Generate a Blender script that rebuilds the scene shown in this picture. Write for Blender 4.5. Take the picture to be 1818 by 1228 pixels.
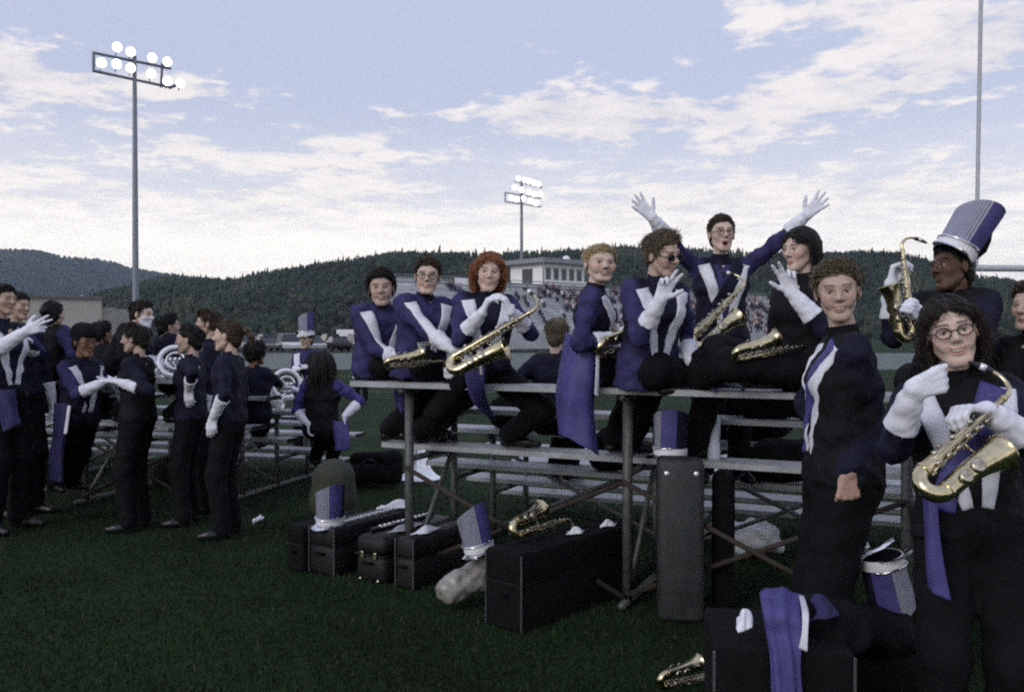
import bpy, bmesh, math, random
import numpy as np
from mathutils import Vector, Matrix

for o in list(bpy.data.objects):
    bpy.data.objects.remove(o)
scene = bpy.context.scene
COL = scene.collection
R = math.radians

# ---------------------------------------------------------------- camera
FPX = 1565.0            # focal length in pixels of the 1818 px wide photograph
CAMZ = 1.53
TILT = math.atan((614 - 596) / FPX)
ROLL = R(0.0)
cam_data = bpy.data.cameras.new('camera')
cam_data.sensor_width = 36.0
cam_data.lens = 36.0 * FPX / 1818.0
cam_data.clip_start = 0.05
cam_data.clip_end = 9000.0
cam = bpy.data.objects.new('camera', cam_data)
COL.objects.link(cam)
cam.location = (0, 0, CAMZ)
cam.rotation_euler = (math.pi / 2 - TILT, 0, 0)
scene.camera = cam
cam_data.dof.use_dof = True
cam_data.dof.focus_distance = 6.0
cam_data.dof.aperture_fstop = 9.0

FW = Vector((0, math.cos(TILT), -math.sin(TILT)))
UPV = Vector((0, math.sin(TILT), math.cos(TILT)))


def C(px, py, d):
    """the point that lies d metres in front of the camera in the direction of a photograph pixel"""
    return Vector((0, 0, CAMZ)) + FW * d + Vector((1, 0, 0)) * ((px - 909) / FPX * d) + UPV * ((614 - py) / FPX * d)


def G(px, py, z=0.0):
    """the ground point (height z) seen at a pixel"""
    v = FW + Vector((1, 0, 0)) * ((px - 909) / FPX) + UPV * ((614 - py) / FPX)
    t = (z - CAMZ) / v.z
    return Vector((0, 0, CAMZ)) + v * t


# ---------------------------------------------------------------- world, sun, exposure
SUN_EL, SUN_AZ = R(24), R(-140)      # evening light from behind the camera, to the left
world = bpy.data.worlds.new('World')
scene.world = world
world.use_nodes = True
nt = world.node_tree
nt.nodes.clear()


def wn(t, **k):
    n = nt.nodes.new(t)
    for a, b in k.items():
        setattr(n, a, b)
    return n


def wl(a, b):
    nt.links.new(a, b)


def wmath(op, a, b=None, c=None, clamp=False):
    n = wn('ShaderNodeMath', operation=op, use_clamp=clamp)
    for i, v in enumerate((a, b, c)):
        if v is None:
            continue
        if isinstance(v, (int, float)):
            n.inputs[i].default_value = v
        else:
            wl(v, n.inputs[i])
    return n.outputs[0]


def wsmooth(x, lo, hi):
    n = wn('ShaderNodeMapRange', interpolation_type='SMOOTHSTEP')
    wl(x, n.inputs[0])
    n.inputs[1].default_value = lo
    n.inputs[2].default_value = hi
    return n.outputs[0]


def wmix(f, a, b):
    n = wn('ShaderNodeMix', data_type='RGBA')
    if isinstance(f, (int, float)):
        n.inputs[0].default_value = f
    else:
        wl(f, n.inputs[0])
    for i, v in ((6, a), (7, b)):
        if isinstance(v, tuple):
            n.inputs[i].default_value = (*v, 1)
        else:
            wl(v, n.inputs[i])
    return n.outputs[2]


SKY_STRENGTH = 0.1
sky = wn('ShaderNodeTexSky', sky_type='NISHITA', sun_disc=False, sun_elevation=SUN_EL, sun_rotation=SUN_AZ,
         altitude=50.0, air_density=1.0, dust_density=2.0, ozone_density=1.0)
tc = wn('ShaderNodeTexCoord')
sep = wn('ShaderNodeSeparateXYZ')
wl(tc.outputs['Generated'], sep.inputs[0])
zz = wmath('MAXIMUM', sep.outputs[2], 0.0)
den = wmath('ADD', zz, 0.07)
uu = wmath('DIVIDE', sep.outputs[0], den)
vv = wmath('DIVIDE', sep.outputs[1], den)
comb = wn('ShaderNodeCombineXYZ')
wl(uu, comb.inputs[0])
wl(vv, comb.inputs[1])


def wnoise(scale, detail, rough, off):
    mp = wn('ShaderNodeMapping')
    mp.inputs['Location'].default_value = off
    wl(comb.outputs[0], mp.inputs[0])
    n = wn('ShaderNodeTexNoise', noise_dimensions='3D')
    n.inputs['Scale'].default_value = scale
    n.inputs['Detail'].default_value = detail
    n.inputs['Roughness'].default_value = rough
    n.inputs['Distortion'].default_value = 0.25
    wl(mp.outputs[0], n.inputs['Vector'])
    return n.outputs[0]


big = wnoise(0.62, 3.0, 0.5, (1.35, 0.45, 0.0))
mid = wnoise(2.6, 9.0, 0.60, (3.1, 7.7, 2.0))
fine = wnoise(7.5, 6.0, 0.62, (0.3, 1.7, 5.0))
# cover: broken cloud overhead, closing to a sheet of small cloud towards the horizon
low = wsmooth(zz, 0.235, 0.09)
cov = wmath('ADD', wmath('MULTIPLY', big, 0.62), wmath('MULTIPLY', mid, 0.55))
cov = wmath('ADD', cov, wmath('MULTIPLY', fine, 0.34))
cov = wmath('ADD', cov, wmath('MULTIPLY', low, 0.16))


def bank(cx, cz, sx, sz, amt):
    """a bank of thicker cloud round one direction"""
    global cov
    a = wmath('POWER', wmath('ABSOLUTE', wmath('DIVIDE', wmath('SUBTRACT', sep.outputs[0], cx), sx)), 2.0)
    b = wmath('POWER', wmath('ABSOLUTE', wmath('DIVIDE', wmath('SUBTRACT', zz, cz), sz)), 2.0)
    cov = wmath('ADD', cov, wmath('MULTIPLY', wmath('EXPONENT', wmath('MULTIPLY', wmath('ADD', a, b), -1.0)), amt))


bank(0.26, 0.335, 0.22, 0.050, 0.145)
bank(0.46, 0.285, 0.10, 0.030, 0.16)
bank(0.06, 0.245, 0.14, 0.022, 0.15)
bank(0.34, 0.245, 0.10, 0.022, 0.12)
bank(-0.50, 0.26, 0.14, 0.02, 0.15)
bank(-0.28, 0.215, 0.34, 0.028, 0.13)
bank(-0.30, 0.255, 0.10, 0.012, 0.10)
bank(-0.20, 0.33, 0.20, 0.06, -0.10)
mask = wsmooth(cov, 0.81, 0.895)
veil = wsmooth(zz, 0.30, 0.0)
light = wsmooth(wmath('ADD', wmath('MULTIPLY', mid, 0.6), wmath('MULTIPLY', fine, 0.4)), 0.36, 0.62)
K = 1.0 / SKY_STRENGTH
blue = wmix(0.85, sky.outputs[0], (0.62 * K, 0.675 * K, 0.88 * K))
blue = wmix(wmath('MULTIPLY', veil, 0.75), blue, (0.86 * K, 0.85 * K, 0.90 * K))
cloud = wmix(light, (0.74 * K, 0.73 * K, 0.79 * K), (1.02 * K, 0.96 * K, 0.94 * K))
skyc = wmix(wmath('MULTIPLY', mask, 0.92), blue, cloud)
hz = wsmooth(zz, 0.25, 0.095)
glowx = wmath('POWER', wmath('ABSOLUTE', wmath('DIVIDE', wmath('ADD', sep.outputs[0], 0.22), 0.55)), 2.0)
glow = wmath('EXPONENT', wmath('MULTIPLY', glowx, -1.0))
hzc = wmix(light, (1.0 * K, 0.98 * K, 0.98 * K), (1.32 * K, 1.25 * K, 1.16 * K))
hzc = wmix(wmath('MULTIPLY', glow, wmath('MULTIPLY', wsmooth(zz, 0.16, 0.08), 0.75)), hzc, (1.5 * K, 1.42 * K, 1.28 * K))
skyc = wmix(wmath('MULTIPLY', hz, wmath('ADD', 0.55, wmath('MULTIPLY', wsmooth(zz, 0.16, 0.09), 0.4))), skyc, hzc)
bg = wn('ShaderNodeBackground')
bg.inputs['Strength'].default_value = SKY_STRENGTH
wl(skyc, bg.inputs['Color'])
wo = wn('ShaderNodeOutputWorld')
wl(bg.outputs[0], wo.inputs['Surface'])

sun_data = bpy.data.lights.new('sun', 'SUN')
sun_data.energy = 1.05
sun_data.angle = R(24)
sun_data.color = (1.0, 0.95, 0.90)
sun = bpy.data.objects.new('sun', sun_data)
COL.objects.link(sun)
sd = Vector((math.sin(SUN_AZ) * math.cos(SUN_EL), math.cos(SUN_AZ) * math.cos(SUN_EL), math.sin(SUN_EL)))
sun.rotation_euler = sd.to_track_quat('Z', 'Y').to_euler()

scene.view_settings.view_transform = 'Standard'
scene.view_settings.look = 'None'
scene.view_settings.exposure = 0.0
scene.view_settings.gamma = 1.0
scene.view_settings.use_curve_mapping = False
scene.cycles.filter_width = 2.1
scene.cycles.use_denoising = False          # keeps a fine film-like grain
scene.cycles.use_adaptive_sampling = True
scene.cycles.adaptive_threshold = 0.034
scene.cycles.adaptive_min_samples = 24
scene.cycles.max_bounces = 6
scene.cycles.diffuse_bounces = 3
scene.cycles.glossy_bounces = 4
scene.cycles.caustics_reflective = False
scene.cycles.caustics_refractive = False

# ================================================================ materials
MATS = {}


def mat(name, col, rough=0.6, metal=0.0, var=0.25, scale=8.0, bump=0.0, bscale=60.0, emit=None, estr=0.0,
        attr=None, spec=0.5, sss=0.0, weave=False, trans=0.0, rvar=0.0):
    if name in MATS:
        return MATS[name]
    m = bpy.data.materials.new(name)
    m.use_nodes = True
    t = m.node_tree
    b = t.nodes['Principled BSDF']
    tcn = t.nodes.new('ShaderNodeTexCoord')
    n = t.nodes.new('ShaderNodeTexNoise')
    n.inputs['Scale'].default_value = scale
    n.inputs['Detail'].default_value = 6
    n.inputs['Roughness'].default_value = 0.6
    t.links.new(tcn.outputs['Object'], n.inputs['Vector'])
    mr = t.nodes.new('ShaderNodeMapRange')
    mr.inputs[1].default_value = 0.3
    mr.inputs[2].default_value = 0.7
    mr.inputs[3].default_value = 1.0 - var
    mr.inputs[4].default_value = 1.0 + var
    t.links.new(n.outputs[0], mr.inputs[0])
    mul = t.nodes.new('ShaderNodeMix')
    mul.data_type = 'RGBA'
    mul.blend_type = 'MULTIPLY'
    mul.inputs[0].default_value = 1.0
    if attr:
        an = t.nodes.new('ShaderNodeAttribute')
        an.attribute_name = attr
        t.links.new(an.outputs['Color'], mul.inputs[6])
    else:
        mul.inputs[6].default_value = (*col, 1)
    t.links.new(mr.outputs[0], mul.inputs[7])
    t.links.new(mul.outputs[2], b.inputs['Base Color'])
    b.inputs['Roughness'].default_value = rough
    b.inputs['Metallic'].default_value = metal
    b.inputs['Specular IOR Level'].default_value = spec
    if rvar:
        mr2 = t.nodes.new('ShaderNodeMapRange')
        mr2.inputs[3].default_value = max(0.02, rough - rvar)
        mr2.inputs[4].default_value = min(1.0, rough + rvar)
        t.links.new(n.outputs[0], mr2.inputs[0])
        t.links.new(mr2.outputs[0], b.inputs['Roughness'])
    if sss:
        b.inputs['Subsurface Weight'].default_value = sss
        b.inputs['Subsurface Radius'].default_value = (0.012, 0.005, 0.003)
    if trans:
        b.inputs['Transmission Weight'].default_value = trans
    if bump:
        n2 = t.nodes.new('ShaderNodeTexWave' if weave else 'ShaderNodeTexNoise')
        n2.inputs['Scale'].default_value = bscale
        t.links.new(tcn.outputs['Object'], n2.inputs['Vector'])
        bp = t.nodes.new('ShaderNodeBump')
        bp.inputs['Strength'].default_value = bump
        bp.inputs['Distance'].default_value = 0.012
        t.links.new(n2.outputs[0], bp.inputs['Height'])
        t.links.new(bp.outputs[0], b.inputs['Normal'])
    if emit:
        b.inputs['Emission Color'].default_value = (*emit, 1)
        b.inputs['Emission Strength'].default_value = estr
    MATS[name] = m
    return m


M_PURPLE = mat('purple_wool', (0.036, 0.033, 0.105), 0.8, var=0.30, scale=14, bump=0.35, bscale=220, spec=0.25)
M_PURPLE2 = mat('bright_purple_satin', (0.060, 0.053, 0.205), 0.65, var=0.28, scale=10, bump=0.2, bscale=160)
M_FAB = mat('uniform_wool', (1, 1, 1), 0.8, var=0.38, scale=16, bump=0.8, bscale=26, spec=0.2, attr='Col')
M_NAVY = mat('navy_wool', (0.010, 0.010, 0.026), 0.8, var=0.35, scale=12, bump=0.35, bscale=220, spec=0.2)
M_BLACK = mat('black_wool', (0.006, 0.006, 0.008), 0.85, var=0.35, scale=9, bump=0.8, bscale=24, spec=0.15)
M_GLOVE = mat('white_cotton', (0.74, 0.75, 0.83), 0.8, var=0.09, scale=30, bump=0.12, bscale=120, spec=0.2)
M_TRIM = mat('white_trim', (0.70, 0.71, 0.78), 0.6, var=0.08, scale=20, bump=0.1, bscale=90)
M_SHOE = mat('black_leather', (0.010, 0.010, 0.011), 0.35, var=0.3, scale=20)
M_SKIN = mat('skin', (1, 1, 1), 0.55, var=0.10, scale=60, attr='Col', sss=0.12, bump=0.08, bscale=300, spec=0.3)
M_HAIR = mat('hair', (1, 1, 1), 0.5, var=0.30, scale=70, attr='Col', spec=0.35)
M_GOLD = mat('lacquered_brass', (0.60, 0.52, 0.33), 0.20, 1.0, var=0.30, scale=25, rvar=0.1)
M_GOLDD = mat('worn_brass_keys', (0.50, 0.46, 0.36), 0.30, 1.0, var=0.35, scale=60, rvar=0.15)
M_SILVER = mat('silver_plate', (0.86, 0.87, 0.90), 0.32, 0.5, var=0.12, scale=20, rvar=0.1)
M_EBON = mat('black_ebonite', (0.012, 0.012, 0.013), 0.3, var=0.2)
M_CASE = mat('black_case_plastic', (0.008, 0.008, 0.009), 0.55, var=0.35, scale=14, bump=0.3, bscale=150, rvar=0.12, spec=0.35)
M_CASED = mat('black_case_cloth', (0.006, 0.006, 0.007), 0.9, var=0.35, scale=20, bump=0.5, bscale=240, spec=0.15)
M_CASEG = mat('grey_case_plastic', (0.022, 0.025, 0.026), 0.6, var=0.4, scale=10, bump=0.35, bscale=140, rvar=0.12)
M_STEEL = mat('galvanised_steel', (0.10, 0.105, 0.10), 0.55, 0.4, var=0.35, scale=18, rvar=0.15)
M_RUST = mat('rusty_brace', (0.034, 0.025, 0.019), 0.8, 0.1, var=0.4, scale=30)
M_ALU = mat('bleacher_aluminium', (0.33, 0.35, 0.37), 0.5, 0.3, var=0.22, scale=6, bump=0.15, bscale=40, rvar=0.12)
M_SATIN = mat('silver_satin', (0.28, 0.285, 0.37), 0.42, 0.25, var=0.12, scale=18, bump=0.5, bscale=26, weave=True)
M_CHROME = mat('chrome', (0.85, 0.86, 0.90), 0.15, 1.0, var=0.05)
M_WHITEP = mat('white_plastic', (0.78, 0.78, 0.82), 0.4, var=0.06)

# ================================================================ mesh helpers


def link(o, parent=None):
    COL.objects.link(o)
    if parent is not None:
        o.parent = parent
    return o


def tag(o, label=None, cat=None, group=None, kind=None):
    if label:
        o['label'] = label
    if cat:
        o['category'] = cat
    if group:
        o['group'] = group
    if kind:
        o['kind'] = kind
    return o


def empty(name, loc, label=None, cat=None, group=None):
    o = bpy.data.objects.new(name, None)
    o.empty_display_size = 0.1
    o.location = loc
    link(o)
    return tag(o, label, cat, group)


def mesh_np(name, V, F, mats, parent=None, origin=None, smooth=True, matidx=None, col=None):
    """V (n,3) array, F (m,3|4) array or list of polygons"""
    me = bpy.data.meshes.new(name)
    V = np.asarray(V, dtype=np.float32)
    if origin is not None:
        V = V - np.array(origin, dtype=np.float32)
    if isinstance(F, np.ndarray):
        k = F.shape[1]
        me.vertices.add(len(V))
        me.vertices.foreach_set('co', V.ravel())
        me.loops.add(F.size)
        me.loops.foreach_set('vertex_index', F.astype(np.int32).ravel())
        me.polygons.add(len(F))
        me.polygons.foreach_set('loop_start', np.arange(0, F.size, k, dtype=np.int32))
        if smooth:
            me.polygons.foreach_set('use_smooth', np.ones(len(F), dtype=bool))
        if matidx is not None:
            me.polygons.foreach_set('material_index', np.asarray(matidx, dtype=np.int32))
        me.update(calc_edges=True)
    else:
        me.from_pydata([tuple(v) for v in V], [], F)
        if smooth:
            me.polygons.foreach_set('use_smooth', np.ones(len(F), dtype=bool))
        if matidx is not None:
            me.polygons.foreach_set('material_index', np.asarray(matidx, dtype=np.int32))
        me.update()
    if col is not None:
        a = me.color_attributes.new('Col', 'FLOAT_COLOR', 'POINT')
        c4 = np.ones((len(V), 4), dtype=np.float32)
        c4[:, :3] = col
        a.data.foreach_set('color', c4.ravel())
    for m in (mats if isinstance(mats, (list, tuple)) else [mats]):
        me.materials.append(m)
    o = bpy.data.objects.new(name, me)
    link(o, parent)
    if origin is not None and parent is None:
        o.location = origin
    return o


class MB:
    """collects simple shapes into one mesh"""

    def __init__(self):
        self.v, self.f, self.mi = [], [], []

    def add(self, vs, fs, m=0):
        b = len(self.v)
        self.v += [tuple(x) for x in vs]
        self.f += [tuple(b + i for i in f) for f in fs]
        self.mi += [m] * len(fs)
        return self

    def box(self, c, size, bev=0.0, M=None, m=0, taper=1.0):
        hx, hy, hz = size[0] / 2, size[1] / 2, size[2] / 2
        c = Vector(c)
        if bev <= 0:
            vs = [Vector((sx * hx * (taper if sz > 0 else 1), sy * hy * (taper if sz > 0 else 1), sz * hz)) + c
                  for sx in (-1, 1) for sy in (-1, 1) for sz in (-1, 1)]
            fs = [(0, 1, 3, 2), (4, 6, 7, 5), (0, 4, 5, 1), (2, 3, 7, 6), (0, 2, 6, 4), (1, 5, 7, 3)]
        else:
            bm = bmesh.new()
            bmesh.ops.create_cube(bm, size=1.0)
            for q in bm.verts:
                q.co = Vector((q.co.x * 2 * hx, q.co.y * 2 * hy, q.co.z * 2 * hz))
            bmesh.ops.bevel(bm, geom=bm.edges[:], offset=min(bev, 0.49 * min(size)), segments=2, affect='EDGES', profile=0.5)
            bm.verts.ensure_lookup_table()
            bm.verts.index_update()
            vs = [q.co + c for q in bm.verts]
            fs = [tuple(q.index for q in f.verts) for f in bm.faces]
            bm.free()
        if M is not None:
            vs = [M @ v for v in vs]
        return self.add(vs, fs, m)

    def tube(self, pts, rad, n=10, m=0, cap=True, ell=None):
        pts = [Vector(p) for p in pts]
        if not isinstance(rad, (list, tuple)):
            rad = [rad] * len(pts)
        vs, fs = [], []
        prev = None
        for i, p in enumerate(pts):
            t = (pts[min(i + 1, len(pts) - 1)] - pts[max(i - 1, 0)]).normalized()
            if prev is None:
                a = t.orthogonal().normalized()
            else:
                a = (prev - t * prev.dot(t))
                a = a.normalized() if a.length > 1e-6 else t.orthogonal().normalized()
            prev = a
            b = t.cross(a)
            for j in range(n):
                w = 2 * math.pi * j / n
                vs.append(p + (a * math.cos(w) + b * math.sin(w) * (ell or 1.0)) * rad[i])
        for i in range(len(pts) - 1):
            for j in range(n):
                j2 = (j + 1) % n
                fs.append((i * n + j, i * n + j2, (i + 1) * n + j2, (i + 1) * n + j))
        if cap:
            fs.append(tuple(reversed(range(n))))
            fs.append(tuple((len(pts) - 1) * n + j for j in range(n)))
        return self.add(vs, fs, m)

    def lathe(self, prof, n=24, M=None, m=0, sx=1.0, sy=1.0):
        vs, fs = [], []
        for r, z in prof:
            for j in range(n):
                w = 2 * math.pi * j / n
                vs.append(Vector((r * math.cos(w) * sx, r * math.sin(w) * sy, z)))
        for i in range(len(prof) - 1):
            for j in range(n):
                j2 = (j + 1) % n
                fs.append((i * n + j, i * n + j2, (i + 1) * n + j2, (i + 1) * n + j))
        if M is not None:
            vs = [M @ v for v in vs]
        return self.add(vs, fs, m)

    def build(self, name, mats, parent=None, smooth=False, origin=None):
        V = np.array([tuple(v) for v in self.v], dtype=np.float32)
        o = mesh_np(name, V, self.f, mats, parent, origin, smooth, self.mi)
        return o


def autosmooth(o, ang=40):
    me = o.data
    try:
        me.set_sharp_from_angle(angle=R(ang))
    except Exception:
        pass
    return o


def frame(z, y, loc=(0, 0, 0), scale=1.0):
    """matrix whose local z points along z and whose local y leans to y"""
    z = Vector(z).normalized()
    y = Vector(y)
    y = (y - z * y.dot(z)).normalized()
    x = y.cross(z)
    m = Matrix(((x.x, y.x, z.x), (x.y, y.y, z.y), (x.z, y.z, z.z))).to_4x4()
    for i in range(3):
        for j in range(3):
            m[i][j] *= scale
    m.translation = Vector(loc)
    return m


def copy_tree(o, parent=None):
    c = o.copy()
    COL.objects.link(c)
    c.parent = parent
    for ch in list(o.children):
        copy_tree(ch, c)
    return c


def catmull(P, n):
    P = [Vector(p) for p in P]
    out = []
    k = len(P) - 1
    for i in range(n):
        t = i / (n - 1) * k
        j = min(int(t), k - 1)
        u = t - j
        p0, p1, p2, p3 = P[max(j - 1, 0)], P[j], P[j + 1], P[min(j + 2, k)]
        out.append(0.5 * ((2 * p1) + (p2 - p0) * u + (2 * p0 - 5 * p1 + 4 * p2 - p3) * u * u + (3 * p1 - p0 - 3 * p2 + p3) * u ** 3))
    return out


def cloth(name, rows, mats, parent, origin=None, nu=14, nv=22, th=0.006, fold=0.006, ff=18.0, seed=0, mfun=None):
    """a cloth panel with thickness through rows of control points"""
    rr = [catmull(r, nu) for r in rows]
    cols = [catmull([r[i] for r in rr], nv) for i in range(nu)]
    V = np.array([[tuple(cols[i][j]) for i in range(nu)] for j in range(nv)], dtype=np.float64)
    du = np.gradient(V, axis=1)
    dv = np.gradient(V, axis=0)
    N = np.cross(du, dv)
    N /= np.linalg.norm(N, axis=2, keepdims=True) + 1e-9
    u = np.linspace(0, 1, nu)[None, :]
    w = np.linspace(0, 1, nv)[:, None]
    wav = np.sin(u * ff + seed + 1.3 * np.sin(w * 3 + seed)) * (0.35 + 0.65 * w) + 0.5 * np.sin(u * 5 + w * 7 + seed * 2)
    V = V + N * (wav * fold)[:, :, None]
    A = (V + N * th / 2).reshape(-1, 3)
    B = (V - N * th / 2).reshape(-1, 3)
    n = nu * nv
    F, mi = [], []
    for j in range(nv - 1):
        for i in range(nu - 1):
            a = j * nu + i
            F.append((a, a + 1, a + nu + 1, a + nu))
            F.append((n + a, n + a + nu, n + a + nu + 1, n + a + 1))
            k = mfun((i + .5) / (nu - 1), (j + .5) / (nv - 1)) if mfun else 0
            mi += [k, k]
    rim = [i for i in range(nu)] + [j * nu + nu - 1 for j in range(1, nv)] + [(nv - 1) * nu + i for i in range(nu - 2, -1, -1)] + [j * nu for j in range(nv - 2, 0, -1)]
    for a, b in zip(rim, rim[1:] + rim[:1]):
        F.append((a, n + a, n + b, b))
        mi.append(0)
    return mesh_np(name, np.vstack([A, B]), np.array(F), mats, parent, origin, True, mi)


# ================================================================ implicit surfaces


def smin(a, b, k):
    h = np.clip(0.5 + 0.5 * (b - a) / k, 0, 1)
    return b + (a - b) * h - k * h * (1 - h)


def cap_d(P, a, b, ra, rb):
    a = np.array(a, dtype=np.float32)
    ba = np.array(b, dtype=np.float32) - a
    pa = P - a
    L = float(ba @ ba)
    if L < 1e-10:
        return np.sqrt((pa * pa).sum(1)) - ra
    t = np.clip((pa @ ba) / L, 0, 1)
    q = pa - t[:, None] * ba
    return np.sqrt((q * q).sum(1)) - (ra + (rb - ra) * t)


def ell_d(P, c, r):
    q = (P - np.array(c, dtype=np.float32)) / np.array(r, dtype=np.float32)
    k0 = np.sqrt((q * q).sum(1)) + 1e-9
    q2 = q / np.array(r, dtype=np.float32)
    k1 = np.sqrt((q2 * q2).sum(1)) + 1e-9
    return k0 * (k0 - 1.0) / k1


def field(P, prims, k):
    d = None
    for (a, b, ra, rb, *_) in prims:
        e = cap_d(P, a, b, ra, rb)
        d = e if d is None else smin(d, e, k)
    return d


def wobble(P, seed, f):
    x, y, z = P[:, 0] * f, P[:, 1] * f, P[:, 2] * f
    return (np.sin(x * 1.0 + 1.7 * np.sin(z * 0.8 + seed) + seed) * np.sin(y * 1.1 + 1.3 * np.sin(x * 0.7 + seed * 2)) +
            0.6 * np.sin(z * 1.9 + 1.5 * np.sin(x * 1.2 + y * 0.9 + seed)))


def surface(f, lo, hi, h):
    """naive surface nets: verts and quads of f = 0"""
    lo = np.array(lo, dtype=np.float32)
    hi = np.array(hi, dtype=np.float32)
    n = np.maximum(np.ceil((hi - lo) / h).astype(int) + 1, 3)
    ax = [lo[i] + h * np.arange(n[i], dtype=np.float32) for i in range(3)]
    X, Y, Z = np.meshgrid(*ax, indexing='ij')
    P = np.stack([X.ravel(), Y.ravel(), Z.ravel()], 1)
    val = f(P).reshape(n).astype(np.float32)
    s = val < 0
    cs = np.zeros(n - 1, dtype=np.int8)
    for dx in (0, 1):
        for dy in (0, 1):
            for dz in (0, 1):
                cs += s[dx:n[0] - 1 + dx, dy:n[1] - 1 + dy, dz:n[2] - 1 + dz]
    mixed = (cs > 0) & (cs < 8)
    idx = np.argwhere(mixed)
    vid = -np.ones(n - 1, dtype=np.int64)
    vid[mixed] = np.arange(len(idx))
    acc = np.zeros((len(idx), 3), dtype=np.float32)
    cnt = np.zeros(len(idx), dtype=np.float32)
    cor = [(0, 0, 0), (1, 0, 0), (0, 1, 0), (1, 1, 0), (0, 0, 1), (1, 0, 1), (0, 1, 1), (1, 1, 1)]
    for a, b in ((0, 1), (2, 3), (4, 5), (6, 7), (0, 2), (1, 3), (4, 6), (5, 7), (0, 4), (1, 5), (2, 6), (3, 7)):
        ca, cb = np.array(cor[a]), np.array(cor[b])
        ia, ib = idx + ca, idx + cb
        va = val[ia[:, 0], ia[:, 1], ia[:, 2]]
        vb = val[ib[:, 0], ib[:, 1], ib[:, 2]]
        x = (va < 0) != (vb < 0)
        t = np.where(x, va / np.where(x, va - vb, 1), 0)
        acc += np.where(x[:, None], ca + (cb - ca) * t[:, None], 0)
        cnt += x
    V = lo + h * (idx + acc / np.maximum(cnt, 1)[:, None])
    Q = []
    for axn in range(3):
        o1, o2 = [(1, 2), (2, 0), (0, 1)][axn]
        sl0 = [slice(None)] * 3
        sl1 = [slice(None)] * 3
        sl0[axn] = slice(0, n[axn] - 1)
        sl1[axn] = slice(1, n[axn])
        e = np.argwhere(s[tuple(sl0)] != s[tuple(sl1)])
        ok = (e[:, o1] > 0) & (e[:, o2] > 0) & (e[:, o1] < n[o1] - 1) & (e[:, o2] < n[o2] - 1)
        e = e[ok]
        if not len(e):
            continue
        d1 = np.zeros(3, dtype=int); d1[o1] = 1
        d2 = np.zeros(3, dtype=int); d2[o2] = 1
        q = np.stack([vid[tuple((e - d1 - d2).T)], vid[tuple((e - d2).T)], vid[tuple(e.T)], vid[tuple((e - d1).T)]], 1)
        flip = ~s[tuple(e.T)]
        q[flip] = q[flip][:, ::-1]
        Q.append(q)
    Q = np.vstack(Q)
    return V, Q


def bounds(prims, pad):
    A = np.array([[tuple(p[0]), tuple(p[1])] for p in prims]).reshape(-1, 3)
    rr = max(max(p[2], p[3]) for p in prims)
    return A.min(0) - rr - pad, A.max(0) + rr + pad


def nearest_tag(V, prims):
    best = np.full(len(V), 1e9, dtype=np.float32)
    tg = np.zeros(len(V), dtype=int)
    for p in prims:
        d = cap_d(V, p[0], p[1], p[2], p[3])
        k = d < best
        best[k] = d[k]
        tg[k] = p[4]
    return tg

# ================================================================ the setting
rng = np.random.default_rng(7)
random.seed(7)


def ground_mat():
    m = mat('turf', (0.015, 0.030, 0.012), 0.9, var=0.42, scale=0.7, bump=0.9, bscale=90, spec=0.1)
    t = m.node_tree
    b = t.nodes['Principled BSDF']
    src = b.inputs['Base Color'].links[0].from_socket
    tcn = t.nodes.new('ShaderNodeTexCoord')
    n = t.nodes.new('ShaderNodeTexNoise')
    n.inputs['Scale'].default_value = 38
    n.inputs['Detail'].default_value = 5
    t.links.new(tcn.outputs['Object'], n.inputs['Vector'])
    mr = t.nodes.new('ShaderNodeMapRange')
    mr.inputs[1].default_value = 0.3
    mr.inputs[2].default_value = 0.7
    mr.inputs[3].default_value = 0.6
    mr.inputs[4].default_value = 1.4
    t.links.new(n.outputs[0], mr.inputs[0])
    mx = t.nodes.new('ShaderNodeMix')
    mx.data_type = 'RGBA'
    mx.blend_type = 'MULTIPLY'
    mx.inputs[0].default_value = 1
    t.links.new(src, mx.inputs[6])
    t.links.new(mr.outputs[0], mx.inputs[7])
    t.links.new(mx.outputs[2], b.inputs['Base Color'])
    return m


def sheet(name, x0, x1, y0, y1, z, m):
    o = mesh_np(name, [(x0, y0, z), (x1, y0, z), (x1, y1, z), (x0, y1, z)], np.array([[0, 1, 2, 3]]), m, None, None, False)
    return tag(o, kind='structure')


M_TURF = ground_mat()
sheet('ground', -4000, 4000, -200, 6000, 0.0, M_TURF)
M_TRACK = mat('grey_track', (0.10, 0.118, 0.112), 0.85, var=0.2, scale=0.6)
M_ASPH = mat('asphalt', (0.055, 0.055, 0.058), 0.9, var=0.3, scale=0.4)
M_LINE = mat('field_paint', (0.22, 0.25, 0.20), 0.8, var=0.3, scale=3)
sheet('running_track', -120, 120, 40, 78, 0.004, M_TRACK)
sheet('parking_lot', -120, 4, 84, 190, 0.004, M_ASPH)
sheet('field_line', -60, 60, 24.0, 24.1, 0.004, M_LINE)
sheet('field_line', -60, 60, 33.0, 33.1, 0.004, M_LINE)

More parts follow.
